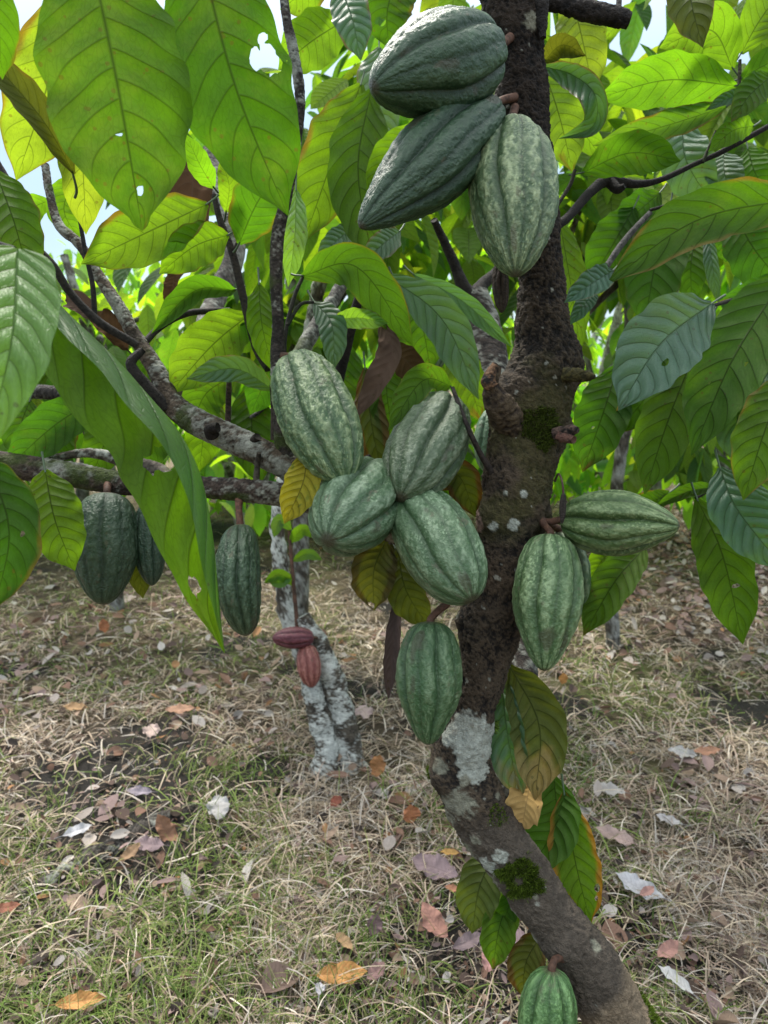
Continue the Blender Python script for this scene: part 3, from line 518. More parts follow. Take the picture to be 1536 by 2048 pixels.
# ================================================================== LEAVES OF THE TREE
t = tree
leaf(t, 'gd', [(175, -120), (235, 170), (285, 462)], 142, (.72, .78), (8, 14), edge=((.10, .085, .03), .05, 'tip'), holes=[(.665, .10, .012, .07), (.855, -.13, .018, .10)], blunt=.3, m=60, n=27)
leaf(t, 'gd', [(385, -160), (470, 170), (576, 432)], 116, (.78, .84), (14, 6), holes=[(.50, -.62, .055, .26), (.42, -.72, .014, .09)], m=60, n=31)
leaf(t, 'g', [(-60, -120), (-10, 20), (5, 160)], 42, (.7, .75)); leaf(t, 'ol', [(148, 348), (85, 240), (-30, 105)], 38, (.88, .84), (20, 40), att=(150, 395, .92), cup=.3)
leaf(t, 'p', [(140, -20), (95, 170), (32, 362)], 74, (1.0, 1.06), (10, 18)); leaf(t, 'p', [(150, 180), (165, 330), (172, 470)], 46, (1.02, 1.06), (14, 10))
leaf(t, 'y', [(415, 408), (300, 462), (162, 528)], 60, (1.12, 1.04), (6, 16)); leaf(t, 'y', [(457, 470), (390, 492), (318, 548)], 44, (1.15, 1.08), (8, 14)); leaf(t, 'g', [(478, 488), (512, 410), (570, 318)], 52, (1.16, 1.12), (4, 18))
leaf(t, 'y', [(428, 376), (400, 330), (372, 268)], 24, (1.16, 1.1)); leaf(t, 'y', [(452, 425), (458, 370), (440, 318)], 22, (1.18, 1.14)); leaf(t, 'y', [(-10, 340), (30, 450), (62, 575)], 52, (1.05, 1.0))
leaf(t, 'lb', [(35, 498), (22, 690), (-42, 940)], 84, (.60, .52), (18, 10), up=True, obov=-.45, stalk=False, edge=False, label='large pale leaf shining bluish at its margin', m=60, n=27, wave=.05)
leaf(t, 'y', [(-60, 420), (120, 610), (270, 760), (400, 950), (450, 1308)], 138, (.88, .80), (6, 110), edge=False, asym=.62, holes=[(.635, .40, .026, .30), (.88, .62, .018, .16)], wave=.05, quilt=.08, m=80, n=41, obov=.25, label='huge leaf folded along its midrib with an eaten hole', stalk=False)
leaf(t, 'd', [(-30, 915), (18, 1060), (-12, 1222)], 66, (.8, .78), (10, 25), holes=[(.53, -.42, .015, .08)]); leaf(t, 'y', [(90, 940), (110, 1040), (150, 1142)], 58, (1.0, .97), (12, 20)); leaf(t, 'd', [(200, 795), (110, 850), (10, 940)], 46, (1.15, 1.08), (8, 20))
leaf(t, 'd', [(140, 830), (110, 890), (88, 975)], 40, (1.15, 1.12)); leaf(t, 'g', [(215, 800), (210, 880), (180, 960)], 42, (1.2, 1.17)); leaf(t, 'd', [(60, 800), (40, 860), (50, 920)], 38, (1.2, 1.18)); leaf(t, 'ol', [(285, 1060), (278, 1130), (286, 1198)], 24, (1.12, 1.12)); leaf(t, 'd', [(330, 830), (300, 900), (260, 960)], 34, (1.22, 1.2))
leaf(t, 'y', [(150, 350), (128, 420), (160, 480)], 34, (1.3, 1.3)); leaf(t, 'y', [(100, 400), (60, 420), (20, 470)], 28, (1.3, 1.3))
leaf(t, 'g', [(470, 580), (390, 582), (302, 668)], 27, (1.2, 1.1), (5, 30), cup=.4); leaf(t, 'y', [(500, 628), (425, 690), (338, 788)], 56, (1.2, 1.14), (8, 16)); leaf(t, 'y', [(518, 566), (524, 650), (548, 748)], 30, (1.15, 1.12)); leaf(t, 'b', [(548, 780), (470, 738), (372, 758)], 28, (1.14, 1.08), (10, 20), up=True)
leaf(t, 'd', [(540, 636), (500, 670), (452, 706)], 27, (1.22, 1.2)); leaf(t, 'g', [(470, 750), (410, 790), (380, 870)], 42, (1.25, 1.22)); leaf(t, 'd', [(500, 770), (505, 870), (520, 972)], 46, (1.24, 1.2)); leaf(t, 'y', [(430, 790), (410, 860), (398, 945)], 38, (1.28, 1.25)); leaf(t, 'd', [(545, 690), (530, 760), (500, 830)], 36, (1.2, 1.2))
leaf(t, 'y', [(722, 168), (668, 310), (606, 488)], 64, (1.35, 1.28), (8, 14)); leaf(t, 'g', [(742, 180), (716, 340), (748, 535)], 62, (1.3, 1.25), (10, 10)); leaf(t, 'b', [(758, 95), (755, 190), (785, 300)], 44, (1.4, 1.36), up=True); leaf(t, 'y', [(838, 252), (780, 310), (732, 388)], 34, (1.28, 1.24))
leaf(t, 'lb', [(592, 378), (590, 470), (576, 575)], 25, (1.25, 1.22), up=True); leaf(t, 'b', [(705, 455), (670, 485), (632, 525)], 25, (1.3, 1.22), up=True); leaf(t, 'b', [(800, 462), (765, 490), (716, 532)], 27, (1.25, 1.16), up=True)
leaf(t, 'g', [(604, 552), (715, 535), (828, 694)], 45, (1.14, 1.1), (4, 22), dm=1.08); leaf(t, 'g', [(790, 560), (840, 640), (862, 745)], 56, (1.3, 1.28)); leaf(t, 'b', [(772, 550), (885, 640), (958, 800)], 44, (1.2, 1.13), (8, 20), up=True); leaf(t, 'b', [(826, 548), (930, 606), (1024, 695)], 22, (1.3, 1.22), (10, 30), up=True)
leaf(t, 'b', [(628, 604), (664, 650), (668, 742)], 29, (1.14, 1.1), up=True); leaf(t, 'lb', [(668, 640), (720, 636), (778, 648)], 22, (1.12, 1.08), (10, 25), up=True, holes=[(1.0, .9, .1, .6)]); leaf(t, 'gy', [(762, 640), (785, 700), (758, 765), (712, 838)], 34, (1.1, 1.07), (15, 55), wave=.3, label='curled dead brown leaf')
leaf(t, 'br', [(775, 692), (815, 725), (856, 782)], 32, (1.2, 1.18), (10, 25)); leaf(t, 'y', [(903, 772), (845, 762), (776, 862)], 33, (1.13, 1.02), (6, 28), att=(915, 805, 1.12)); leaf(t, 'g', [(770, 715), (775, 800), (790, 890)], 38, (1.2, 1.18)); leaf(t, 'ol', [(730, 735), (745, 860), (775, 985)], 34, (1.2, 1.16), edge=((.12, .05, .02), .5, 'rim')); leaf(t, 'd', [(700, 690), (680, 790), (690, 880)], 48, (1.32, 1.3))
leaf(t, 'y', [(900, 680), (935, 760), (966, 848)], 38, (1.5, 1.48)); leaf(t, 'ol', [(860, 975), (915, 950), (952, 1035)], 36, (1.16, 1.12), edge=((.10, .045, .02), .4, 'rim'))
leaf(t, 'yl', [(612, 905), (606, 965), (568, 1048)], 38, (1.0, .965), (8, 20), edge=((.16, .20, .02), .42, 'spots'), label='yellow leaf with green mottling')
leaf(t, 'ol', [(775, 1075), (748, 1140), (748, 1222)], 46, (1.1, 1.08), edge=((.07, .045, .02), .45, 'rim'), holes=[(.93, .3, .05, .4)]); leaf(t, 'ol', [(795, 1100), (812, 1180), (858, 1256)], 42, (1.12, 1.1), (10, 30)); leaf(t, 'gy', [(795, 1190), (786, 1290), (776, 1400)], 20, (1.12, 1.1), (30, 40))
# leaves of the drooping shoot beside the lower trunk
V_, F_, C_, _, _ = bark_tube([(990, 1300, 8, 1.15), (1015, 1340, 9, 1.14), (1060, 1450, 9, 1.15), (1100, 1560, 9, 1.15), (1090, 1700, 8, 1.16), (1060, 1860, 7, 1.17)], 120, 10, base=(.05, .045, .025), dark=(.02, .018, .012), seed=99, fine=.0003, lump=.0006); part('twig', V_, F_, M_TWIG, C_)
DB = (.26, .17, .075)
leaf(t, 'ol', [(1018, 1330), (1078, 1450), (1070, 1602)], 58, (1.12, 1.06), (6, 22), edge=(DB, .36, 'tip'), quilt=.09, label='olive leaf withering to tan at its tip'); leaf(t, 'b', [(1002, 1345), (1015, 1470), (1042, 1604)], 46, (1.13, 1.09), (12, 40), edge=((.17, .15, .10), .30, 'tip'), up=True, quilt=.09)
leaf(t, 'tan', [(1062, 1560), (1052, 1610), (1044, 1660)], 42, (1.1, 1.08), (20, 40), wave=.2, label='dry tan leaf end'); leaf(t, 'g', [(1108, 1552), (1110, 1650), (1055, 1745)], 52, (1.15, 1.1), (10, 20)); leaf(t, 'y', [(1128, 1585), (1150, 1720), (1182, 1850)], 50, (1.13, 1.08), (10, 18), edge=((.30, .13, .02), .34, 'rim'), quilt=.07, holes=[(.72, -.75, .03, .12), (.80, -.7, .02, .1)], label='yellowing leaf with scorched brown margin')
leaf(t, 'ol', [(998, 1690), (960, 1770), (944, 1868)], 44, (1.15, 1.12)); leaf(t, 'y', [(1030, 1775), (1000, 1850), (985, 1940)], 36, (1.14, 1.1)); leaf(t, 'ol', [(1085, 1865), (1052, 1925), (1046, 1995)], 36, (1.12, 1.1), edge=((.12, .05, .02), .35, 'rim')); leaf(t, 'd', [(1040, 1770), (1015, 1820), (1000, 1880)], 22, (1.13, 1.12))
# leaves up against the sky
leaf(t, 'y', [(690, 40), (620, 85), (556, 140)], 52, (1.3, 1.28)); leaf(t, 'b', [(680, -30), (705, 40), (722, 122)], 40, (1.2, 1.16), up=True); leaf(t, 'd', [(800, -60), (775, 20), (778, 100)], 52, (1.2, 1.2), holes=[(.7, .3, .04, .25)]); leaf(t, 'y', [(640, -60), (610, -20), (560, 20)], 40, (1.3, 1.3))
# far side branch
leaf(t, 'ol', [(1088, 122), (1125, 90), (1172, 112)], 26, (1.2, 1.15), (10, 40), edge=((.05, .03, .02), .16, 'tip'), cup=.4); leaf(t, 'p', [(1088, 140), (1118, 230), (1146, 345)], 50, (1.24, 1.22)); leaf(t, 'b', [(1085, 132), (1145, 150), (1190, 190), (1186, 252), (1116, 278)], 34, (1.16, 1.12), (25, 50), up=True, dm=1.08, label='leaf rolled into a hook'); leaf(t, 'p', [(1140, -20), (1165, 80), (1188, 190)], 48, (1.5, 1.48)); leaf(t, 'y', [(1075, 150), (1140, 230), (1215, 330)], 30, (1.3, 1.3))
leaf(t, 'y', [(1472, 172), (1335, 160), (1190, 198)], 50, (1.24, 1.18), (10, 8)); leaf(t, 'y', [(1466, 138), (1420, 60), (1318, 96)], 48, (1.24, 1.24)); leaf(t, 'ol', [(1380, -90), (1382, 0), (1406, 96)], 46, (1.2, 1.15)); leaf(t, 'y', [(1482, 108), (1520, 40), (1585, -50)], 46, (1.24, 1.24)); leaf(t, 'g', [(1480, 158), (1530, 130), (1610, 90)], 32, (1.24, 1.22)); leaf(t, 'g', [(1545, 150), (1500, 190), (1462, 245)], 32, (1.2, 1.16))
leaf(t, 'g', [(1455, 212), (1330, 252), (1184, 292)], 29, (1.25, 1.2), (8, 26)); leaf(t, 'g', [(1164, 346), (1260, 306), (1362, 322)], 42, (1.2, 1.16), (8, 16)); leaf(t, 'b', [(1366, 245), (1372, 320), (1425, 410)], 50, (1.4, 1.38), up=True); leaf(t, 'b', [(1448, 305), (1450, 350), (1470, 405)], 36, (1.38, 1.36), up=True); leaf(t, 'g', [(1495, 295), (1510, 345), (1545, 400)], 34, (1.38, 1.36)); leaf(t, 'y', [(1508, 252), (1465, 262), (1416, 304)], 25, (1.25, 1.2)); leaf(t, 'b', [(1500, 185), (1450, 200), (1410, 222)], 16, (1.22, 1.2), (20, 40), up=True)
NT = len(tree.children)
# ================================================================== NEIGHBOUR whose boughs reach in from outside the frame
nb = empty('cocoa_tree', (1.75, 1.75, 0)); tag(nb, 'cocoa tree standing outside the frame whose drooping leaves hang beside the trunk', 'tree', 'cocoa trees')
V_, F_, C_, _, _ = bark_tube(None, 200, 40, base=(.09, .07, .055), dark=(.02, .016, .013), lich=.2, seed=120, world=np.array([[1.75, 1.75, 0, .075], [1.7, 1.72, .6, .065], [1.6, 1.7, 1.1, .06], [1.62, 1.7, 1.8, .05], [1.75, 1.8, 2.6, .035]])); mk('trunk', V_, F_, M_BARK, nb, C_)
def nbr(pts, seed, base=(.035, .03, .025), m=120, n=16):
    V_, F_, C_, _, _ = bark_tube(pts, m, n, base=base, dark=tuple(np.array(base) * .4), seed=seed, fine=.0007, lump=.0018); mk('branch' if pts[0][2] > 22 else 'twig', V_, F_, M_BARK, nb, C_)
nbr([(2140, 900, 40, 1.78), (1800, 700, 30, 1.5), (1620, 520, 20, 1.3), (1500, 420, 12, 1.2)], 121); nbr([(2120, 1000, 34, 1.78), (1700, 940, 18, 1.4), (1500, 958, 12, 1.2), (1430, 975, 9, 1.15), (1392, 996, 7, 1.12)], 122); nbr([(1800, 700, 26, 1.5), (1640, 640, 16, 1.3), (1500, 600, 10, 1.2), (1420, 612, 7, 1.1)], 123)
nbr([(1500, 420, 12, 1.2), (1440, 400, 8, 1.2), (1380, 400, 7, 1.25), (1300, 420, 6, 1.3)], 124); nbr([(1700, 940, 14, 1.4), (1600, 800, 10, 1.25), (1540, 745, 8, 1.15)], 125)
leaf(nb, 'g', [(1640, 392), (1400, 438), (1210, 570)], 58, (.98, .93), (8, 22), wave=.07, m=60, n=25); leaf(nb, 'b', [(1228, 540), (1180, 570), (1128, 606)], 30, (.95, .9), (14, 30), up=True, wave=.14); leaf(nb, 'b', [(1190, 580), (1165, 615), (1140, 650)], 20, (.96, .94), (14, 30), up=True)
leaf(nb, 'd', [(1340, 410), (1310, 530), (1288, 660)], 60, (1.4, 1.36)); leaf(nb, 'd', [(1268, 415), (1225, 490), (1175, 575)], 48, (1.42, 1.4)); leaf(nb, 'd', [(1320, 385), (1270, 430), (1225, 485)], 38, (1.45, 1.42)); leaf(nb, 'y', [(1118, 435), (1140, 560), (1162, 705)], 34, (1.35, 1.32))
leaf(nb, 'g', [(1392, 465), (1382, 530), (1384, 612)], 32, (1.4, 1.38)); leaf(nb, 'b', [(1415, 460), (1425, 530), (1438, 610)], 16, (1.36, 1.34), (10, 40), up=True); leaf(nb, 'd', [(1470, 430), (1510, 500), (1575, 580)], 55, (1.2, 1.18)); leaf(nb, 'd', [(1590, 555), (1520, 580), (1436, 604)], 28, (1.2, 1.16)); leaf(nb, 'g', [(1440, 440), (1450, 480), (1452, 525)], 26, (1.45, 1.45))
leaf(nb, 'b', [(1424, 606), (1320, 690), (1236, 822)], 78, (1.0, .92), (14, 10), up=True, holes=[(.62, -.40, .03, .06)], m=60, n=27, label='broad bluish leaf showing its upper face', att=(1450, 590, 1.02)); leaf(nb, 'd', [(1236, 730), (1205, 830), (1165, 945)], 54, (1.15, 1.12), holes=[(.62, .2, .015, .06)]); leaf(nb, 'g', [(1400, 680), (1340, 830), (1288, 990)], 58, (1.12, 1.08)); leaf(nb, 'd', [(1330, 690), (1300, 780), (1230, 870)], 46, (1.14, 1.12)); leaf(nb, 'y', [(1420, 640), (1370, 720), (1330, 800)], 40, (1.2, 1.2))
leaf(nb, 'g', [(1580, 540), (1470, 710), (1382, 912)], 74, (1.05, .98), (8, 16), holes=[(.55, -.35, .012, .05), (.68, .3, .012, .06)], m=60, n=27); leaf(nb, 'b', [(1560, 720), (1478, 820), (1492, 948)], 48, (1.02, .98), (14, 30), up=True, quilt=.12); leaf(nb, 'y', [(1575, 745), (1530, 860), (1486, 1002)], 56, (.95, .92), (10, 20)); leaf(nb, 'b', [(1440, 935), (1475, 1020), (1570, 1140)], 54, (1.0, .96), (14, 10), up=True, quilt=.08); leaf(nb, 'b', [(1500, 960), (1530, 1040), (1580, 1120)], 36, (1.04, 1.02), up=True)
leaf(nb, 'g', [(1394, 998), (1445, 1110), (1486, 1290)], 54, (1.1, 1.05), (8, 20), holes=[(.62, -.2, .015, .14)]); leaf(nb, 'd', [(1432, 974), (1375, 984), (1306, 1016)], 17, (1.14, 1.1), (20, 40)); leaf(nb, 'd', [(1340, 985), (1310, 1000), (1250, 1010)], 22, (1.2, 1.2)); leaf(nb, 'g', [(1290, 1095), (1232, 1160), (1166, 1272)], 44, (1.15, 1.1), (12, 28)); leaf(nb, 'y', [(1235, 1090), (1205, 1120), (1180, 1160)], 26, (1.2, 1.18)); leaf(nb, 'g', [(1545, 1020), (1530, 1070), (1540, 1135)], 30, (1.1, 1.1))
# ================================================================== GROUND
def gz(x, y):
    P = np.c_[np.ravel(x), np.ravel(y), np.zeros(np.size(x))]; return (fbm(P, 1.3, 3, 4) - .5) * .06
def soilmask(x, y):
    P = np.c_[x, y, np.zeros(len(x))]; f = ss(.60, .70, fbm(P, 2.2, 3, 9))
    for px, py, r in [(250, 1545, .46), (1000, 1985, .40), (230, 1690, .38), (850, 1950, .30), (1220, 1880, .22), (520, 1560, .2), (1130, 1410, .16), (430, 2030, .14), (390, 1730, .22), (40, 2000, .2), (720, 2040, .2), (1400, 1960, .14)]:
        g = GP(px, py); f = np.maximum(f, 1 - ss(.6, 1.1, np.hypot(x - g[0], (y - g[1]) * .8) / r + (fbm(P, 9, 2, 3) - .5) * .6))
    return f
def ground_patch(x0, x1, y0, y1, nx, ny):
    xs = np.linspace(x0, x1, nx); ys = np.linspace(y0, y1, ny); X, Y = np.meshgrid(xs, ys); x = X.ravel(); y = Y.ravel()
    P = np.c_[x, y, np.zeros(len(x))]; z = gz(x, y) * np.clip(1.2 - np.hypot(x, y) / 20, 0, 1) + (fbm(P, 22, 4, 6, .6) - .5) * .026
    c = lerp((.050, .038, .027), (.13, .098, .064), ss(.35, .65, fbm(P, 12, 4, 2))); c = lerp(c, (.10, .12, .035), ss(.5, .7, fbm(P, 1.1, 3, 15)) * .5); c = lerp(c, (.020, .018, .017), soilmask(x, y) * .95)
    return np.c_[x, y, z], grid_faces(ny, nx, flip=True), c
V1, F1, C1 = ground_patch(-6, 6, .3, 9, 420, 320)
M_SOIL = vcol_mat('soil', .92, .2, 70, .45, .8, 180, .01)
# one sheet: the fine centre plus a coarse skirt that starts under its rim and runs to the horizon
n0 = len(V1); ring = []
rim = np.concatenate([np.arange(420), np.arange(1, 320) * 420 + 419, 319 * 420 + np.arange(418, -1, -1), np.arange(318, 0, -1) * 420])
cur = V1[rim]; Vs = [V1]; Fs = [F1]; Cs = [C1]; prev = rim; cnt = n0
for k, sc in enumerate((1.5, 2.5, 5, 12, 40)):
    q = cur.copy(); q[:, :2] = (cur[:, :2] - [0, 4.6]) * sc + [0, 4.6]; q[:, 2] = -.03 * (k + 1) * 0; Vs.append(q); Cs.append(np.tile([.17, .13, .085], (len(q), 1))); idx = np.arange(cnt, cnt + len(q)); nx = np.roll(np.arange(len(q)), -1)
    Fs.append(np.stack([prev, idx, idx[nx], prev[nx]], 1)); prev = idx; cnt += len(q)
g = mk('ground', np.vstack(Vs), [np.vstack(Fs)], M_SOIL, None, np.vstack(Cs)); tag(g, 'brown soil under dead grass and leaf litter', 'ground', kind='structure')
OR = (.50, .25, .085); PK = (.42, .215, .165); PU = (.25, .18, .19); WH = (.44, .42, .41); BN = (.24, .125, .075); TN = (.40, .26, .14)
FALLEN = [('big orange fallen leaf lying flat near the bottom edge', 685, 1990, 118, 50, 5, OR), ('orange fallen leaf cut by the bottom edge of the picture', 165, 2042, 110, 40, 10, OR), ('orange fallen leaf standing upright in the grass behind the trunk', 822, 1675, 62, 44, 95, (.42, .17, .08), .03, .9),
          ('rusty leaf standing on edge in grass below the whitened stump', 752, 1575, 66, 36, 75, (.36, .17, .07), .03, .9), ('salmon fallen leaf with two lobes on black soil', 868, 1895, 96, 50, 115, PK, .03, .5), ('pink pointed leaf resting on black soil', 978, 1962, 66, 40, 80, (.46, .25, .22), .02, .5),
          ('pinkish leaf in the straw at the lower corner beside the trunk', 1332, 1945, 70, 34, 35, (.42, .23, .19)), ('broad grey-mauve dead leaf in the grass', 868, 1768, 110, 60, 150, PU), ('mauve dead leaf on black soil partly behind the olive leaf', 1020, 1912, 90, 46, 140, (.29, .20, .21)), ('purplish leaf flat on the black soil beside the pink pointed leaf', 935, 1925, 80, 36, 30, (.23, .17, .175)),
          ('tan leaf pointing down into the straw', 688, 1925, 60, 28, 130, TN), ('mauve-brown leaf upright at the edge of black soil', 748, 1895, 60, 40, 80, (.20, .13, .13), .02, .7), ('pale crumpled white leaf in dark patch', 438, 1645, 76, 50, 100, WH), ('curled brown leaf with raised jagged edge', 338, 1705, 84, 40, 120, BN, .03, .7), ('ribbed purple-grey leaf beside curled brown leaf', 300, 1722, 70, 36, 170, PU),
          ('violet-grey leaf on the dark soil patch', 280, 1612, 58, 26, 175, (.27, .23, .27)), ('silvery slender leaf beside the rotten log', 158, 1692, 62, 26, 35, (.50, .49, .51)), ('peach-coloured leaf among pale straw', 362, 1443, 62, 24, 5, (.46, .26, .17)), ('tan leaf half sunk in greenish grass', 152, 1442, 56, 24, 175, (.40, .25, .13)), ('pinkish-white leaf by the dark soil patch', 304, 1488, 44, 38, 100, (.50, .38, .34)),
          ('thin orange leaf standing in the straw far back', 1124, 1386, 36, 20, 85, (.46, .22, .07), .03, .9), ('white papery leaf in dead grass', 1362, 1532, 60, 34, 160, WH), ('orange-brown leaf beside white papery leaf', 1412, 1528, 60, 22, 5, (.36, .19, .12)), ('crumpled white leaf in shadow behind scorched leaf', 1275, 1815, 110, 50, 140, (.50, .49, .51)), ('dusty pink leaf lying in straw near the scorched leaf', 1228, 1706, 96, 40, 145, (.40, .29, .26)),
          ('long white leaf at the foot of the leaning trunk', 1345, 2012, 90, 34, 125, (.52, .51, .50), .03), ('dark red scrap of leaf in the straw', 672, 1636, 36, 24, 60, (.22, .07, .045)), ('pale pink leaf at the foot of the whitened stump', 728, 1450, 46, 40, 110, (.50, .38, .36)), ('red-brown leaf at the left edge of the picture', 18, 1852, 60, 24, 10, (.25, .10, .06)), ('small orange leaf below the mauve dead leaf', 905, 1816, 38, 20, 160, (.42, .20, .12)),
          ('yellow-orange leaf on top of mauve leaf', 898, 1750, 42, 18, 175, (.48, .28, .09), .04), ('pink leaf upright under the white crumpled leaf', 1290, 1835, 44, 22, 30, (.46, .26, .22), .04), ('greyish leaf in straw behind the scorched leaf', 1215, 1608, 70, 34, 160, (.42, .39, .37)), ('whitish leaf right of centre in pale straw', 1335, 1672, 56, 26, 150, (.50, .47, .46)), ('reddish leaf beside the whitened stump path', 210, 1275, 40, 22, 100, (.38, .15, .07), .02, .7), ('pale leaf with curled rim under hanging shaded pod', 250, 1215, 50, 22, 10, (.46, .38, .34)),
          ('brown pointed leaf near the rotten log', 262, 1742, 60, 26, 60, (.30, .19, .11)), ('white scrap of leaf near big orange leaf', 640, 2020, 30, 26, 90, (.52, .50, .53)), ('purple-brown leaf tucked behind big orange leaf', 752, 1992, 56, 34, 50, (.25, .15, .14), .03)]
_FG = np.array([list(GP(a[1], a[2])[:2]) + [max(a[3], a[4]) * GP(a[1], a[2])[1] / F * .5] for a in FALLEN])
def underleaf(x, y):
    o = np.zeros(len(x))
    for gx, gy, r in _FG: o = np.maximum(o, np.hypot(x - gx, y - gy + r * .5) < r * 1.05)
    return o
# ------------------------------------------------------------------ grass
def strands(n, pos, L, e0, e1, wd, colr, droop=True, seg=5, taper=True, cj=.25):
    phi = rng.uniform(0, 2 * PI, n); s = np.linspace(0, 1, seg + 1); P = np.zeros((n, seg + 1, 3)); P[:, 0] = pos; turn = rng.normal(0, .5, n)
    for k in range(seg):
        e = e0 + (e1 - e0) * (k / (seg - 1)); a = phi + turn * k / seg
        P[:, k + 1] = P[:, k] + (L / seg)[:, None] * np.stack([np.cos(e) * np.cos(a), np.cos(e) * np.sin(a), np.sin(e)], 1)
    zmin = pos[:, 2:3] + .004; P[:, :, 2] = np.maximum(P[:, :, 2], zmin)
    sd = np.stack([-np.sin(phi), np.cos(phi), rng.uniform(-.5, .5, n)], 1); wp = wd[:, None] * (1 - .75 * s[None] ** 1.5 if taper else np.ones((1, seg + 1)))
    A = P - sd[:, None] * wp[..., None] / 2; B = P + sd[:, None] * wp[..., None] / 2
    V = np.stack([A, B], 2).reshape(-1, 3); k0 = np.arange(n)[:, None] * (seg + 1) * 2 + np.arange(seg)[None] * 2
    Fq = np.stack([k0, k0 + 1, k0 + 3, k0 + 2], -1).reshape(-1, 4)
    c = colr * (1 + rng.normal(0, cj, (n, 1))).clip(.3, 2); return V, Fq, np.repeat(c, (seg + 1) * 2, 0)
def scatter(n, ymin=915, ymax=2200, p=.80):
    py = ymin + (ymax - ymin) * rng.uniform(0, 1, n) ** p; r = (CAM[2]) / np.tan(np.arctan((py - 1024) / F) + PITCH)
    x = (rng.uniform(-800, 2336, n) - 768) / F * r * 1.02; y = r + rng.normal(0, .1, n); return x, y
def pal(n, cols, w): i = rng.choice(len(cols), n, p=np.array(w) / sum(w)); return np.array(cols)[i]
x, y = scatter(165000); sm = soilmask(x, y); keep = rng.uniform(0, 1, len(x)) > np.maximum(np.maximum(sm * .90, underleaf(x, y) * .75), .75 * ss(.48, .66, fbm(np.c_[x, y, 0 * x], 5, 3, 61))); x = x[keep]; y = y[keep]; n = len(x)
dist = np.hypot(x, y); P = np.c_[x, y, np.zeros(n)]
greeny = ss(.48, .66, fbm(P, 1.6, 3, 33) + .10 * (x < -.3) + rng.normal(0, .05, n))
sc = pal(n, [(.54, .44, .33), (.66, .585, .49), (.39, .315, .23), (.48, .43, .38), (.47, .355, .28), (.14, .11, .08)], [5, 2.2, 5, 4, 4, 3.2]); sc = np.where((rng.uniform(0, 1, n) < greeny * .42)[:, None], pal(n, [(.15, .20, .05), (.22, .25, .08), (.10, .16, .035)], [3, 3, 2]), sc)
a = strands(n, np.c_[x, y, gz(x, y) * np.clip(1.2 - dist / 20, 0, 1) + rng.uniform(-.005, .02, n)], rng.uniform(.03, .10, n) + .13 * rng.uniform(0, 1, n) ** 3, rng.uniform(.05, 1.0, n), rng.uniform(-1.0, .1, n), rng.uniform(.0018, .0054, n) * np.sqrt(np.maximum(dist, 1.2) / 2), sc)
x, y = scatter(29000); P = np.c_[x, y, np.zeros(len(x))]; cl = ss(.55, .66, fbm(P, 3.2, 3, 51) + .09 * (x < -.1)); keep = rng.uniform(0, 1, len(x)) < cl * .9 + .05; x = x[keep]; y = y[keep]; n = len(x); dist = np.hypot(x, y)
b = strands(n, np.c_[x, y, gz(x, y)], rng.uniform(.04, .15, n), rng.uniform(.7, 1.5, n), rng.uniform(-.4, .9, n), rng.uniform(.002, .0045, n) * np.sqrt(np.maximum(dist, 1.2) / 2), pal(n, [(.12, .19, .035), (.18, .24, .06), (.085, .15, .03), (.25, .26, .10)], [3, 3, 2, 2]))
Vg, Fg, Cg, _ = cat([a, b]); o = mk('grass', Vg, Fg, M_STRAW, None, Cg); tag(o, 'matted dead straw-coloured grass with scattered green blades', 'grass', kind='stuff')
# ------------------------------------------------------------------ leaf litter: far and small pieces as one mass
def leaf_batch(pos, fwd, upv, L, hw, colr, tr, m=6, n=5, curl=.5, fold=.35, quad=True, uvs=True):
    k = len(pos); u = np.linspace(0, 1, m); w = np.interp(u, _WU, _WV); w[-1] = .02; v = np.linspace(-1, 1, n)
    T = nrm(fwd); Sd = nrm(np.cross(T, upv)); N = np.cross(Sd, T); cu = np.broadcast_to(curl, (k,)); fo = np.broadcast_to(fold, (k,))
    X = pos[:, None, None] + T[:, None, None] * (L[:, None, None] * u[None, :, None])[..., None] + Sd[:, None, None] * (hw[:, None, None] * w[None, :, None] * v[None, None, :])[..., None]
    X = X + N[:, None, None] * (fo[:, None, None] * hw[:, None, None] * w[None, :, None] * np.abs(v)[None, None, :] - cu[:, None, None] * L[:, None, None] * (u ** 2)[None, :, None])[..., None]
    Fq = (grid_faces(m, n)[None] + (np.arange(k) * m * n)[:, None, None]).reshape(-1, 4)
    uv = np.tile(np.stack([np.repeat(u, n), np.tile((v + 1) / 2, m)], 1), (k, 1))
    C = np.repeat(np.c_[colr, np.broadcast_to(tr, (k,))], m * n, 0)
    return X.reshape(-1, 3), Fq, C, uv
DRYC = [(.26, .16, .12), (.33, .24, .18), (.19, .115, .085), (.38, .33, .30), (.46, .42, .39), (.30, .215, .20), (.34, .19, .10), (.14, .10, .085)]
x, y = scatter(6600, 960, 1800, 1.35); P = np.c_[x, y, np.zeros(len(x))]; keep = rng.uniform(0, 1, len(x)) < ss(.42, .62, fbm(P, 1.4, 3, 71)) - .02 - .3 * (y < 2.9) - .35 * soilmask(x, y); x = x[keep]; y = y[keep]; n = len(x)
x2 = rng.uniform(.9, 6, 9000); y2 = rng.uniform(3.9, 9, 9000); k2 = rng.uniform(0, 1, 9000) < ss(.3, 1.6, x2 - .30 * (y2 - 4) + rng.normal(0, .3, 9000)) * ss(3.8, 4.8, y2 + rng.normal(0, .3, 9000)); x = np.r_[x, x2[k2]]; y = np.r_[y, y2[k2]]; n = len(x); ph = rng.uniform(0, 2 * PI, n)
fw = np.c_[np.cos(ph), np.sin(ph), rng.normal(.12, .22, n)]; up_ = nrm(np.c_[rng.normal(0, .35, n), rng.normal(-.15, .35, n), np.ones(n)])
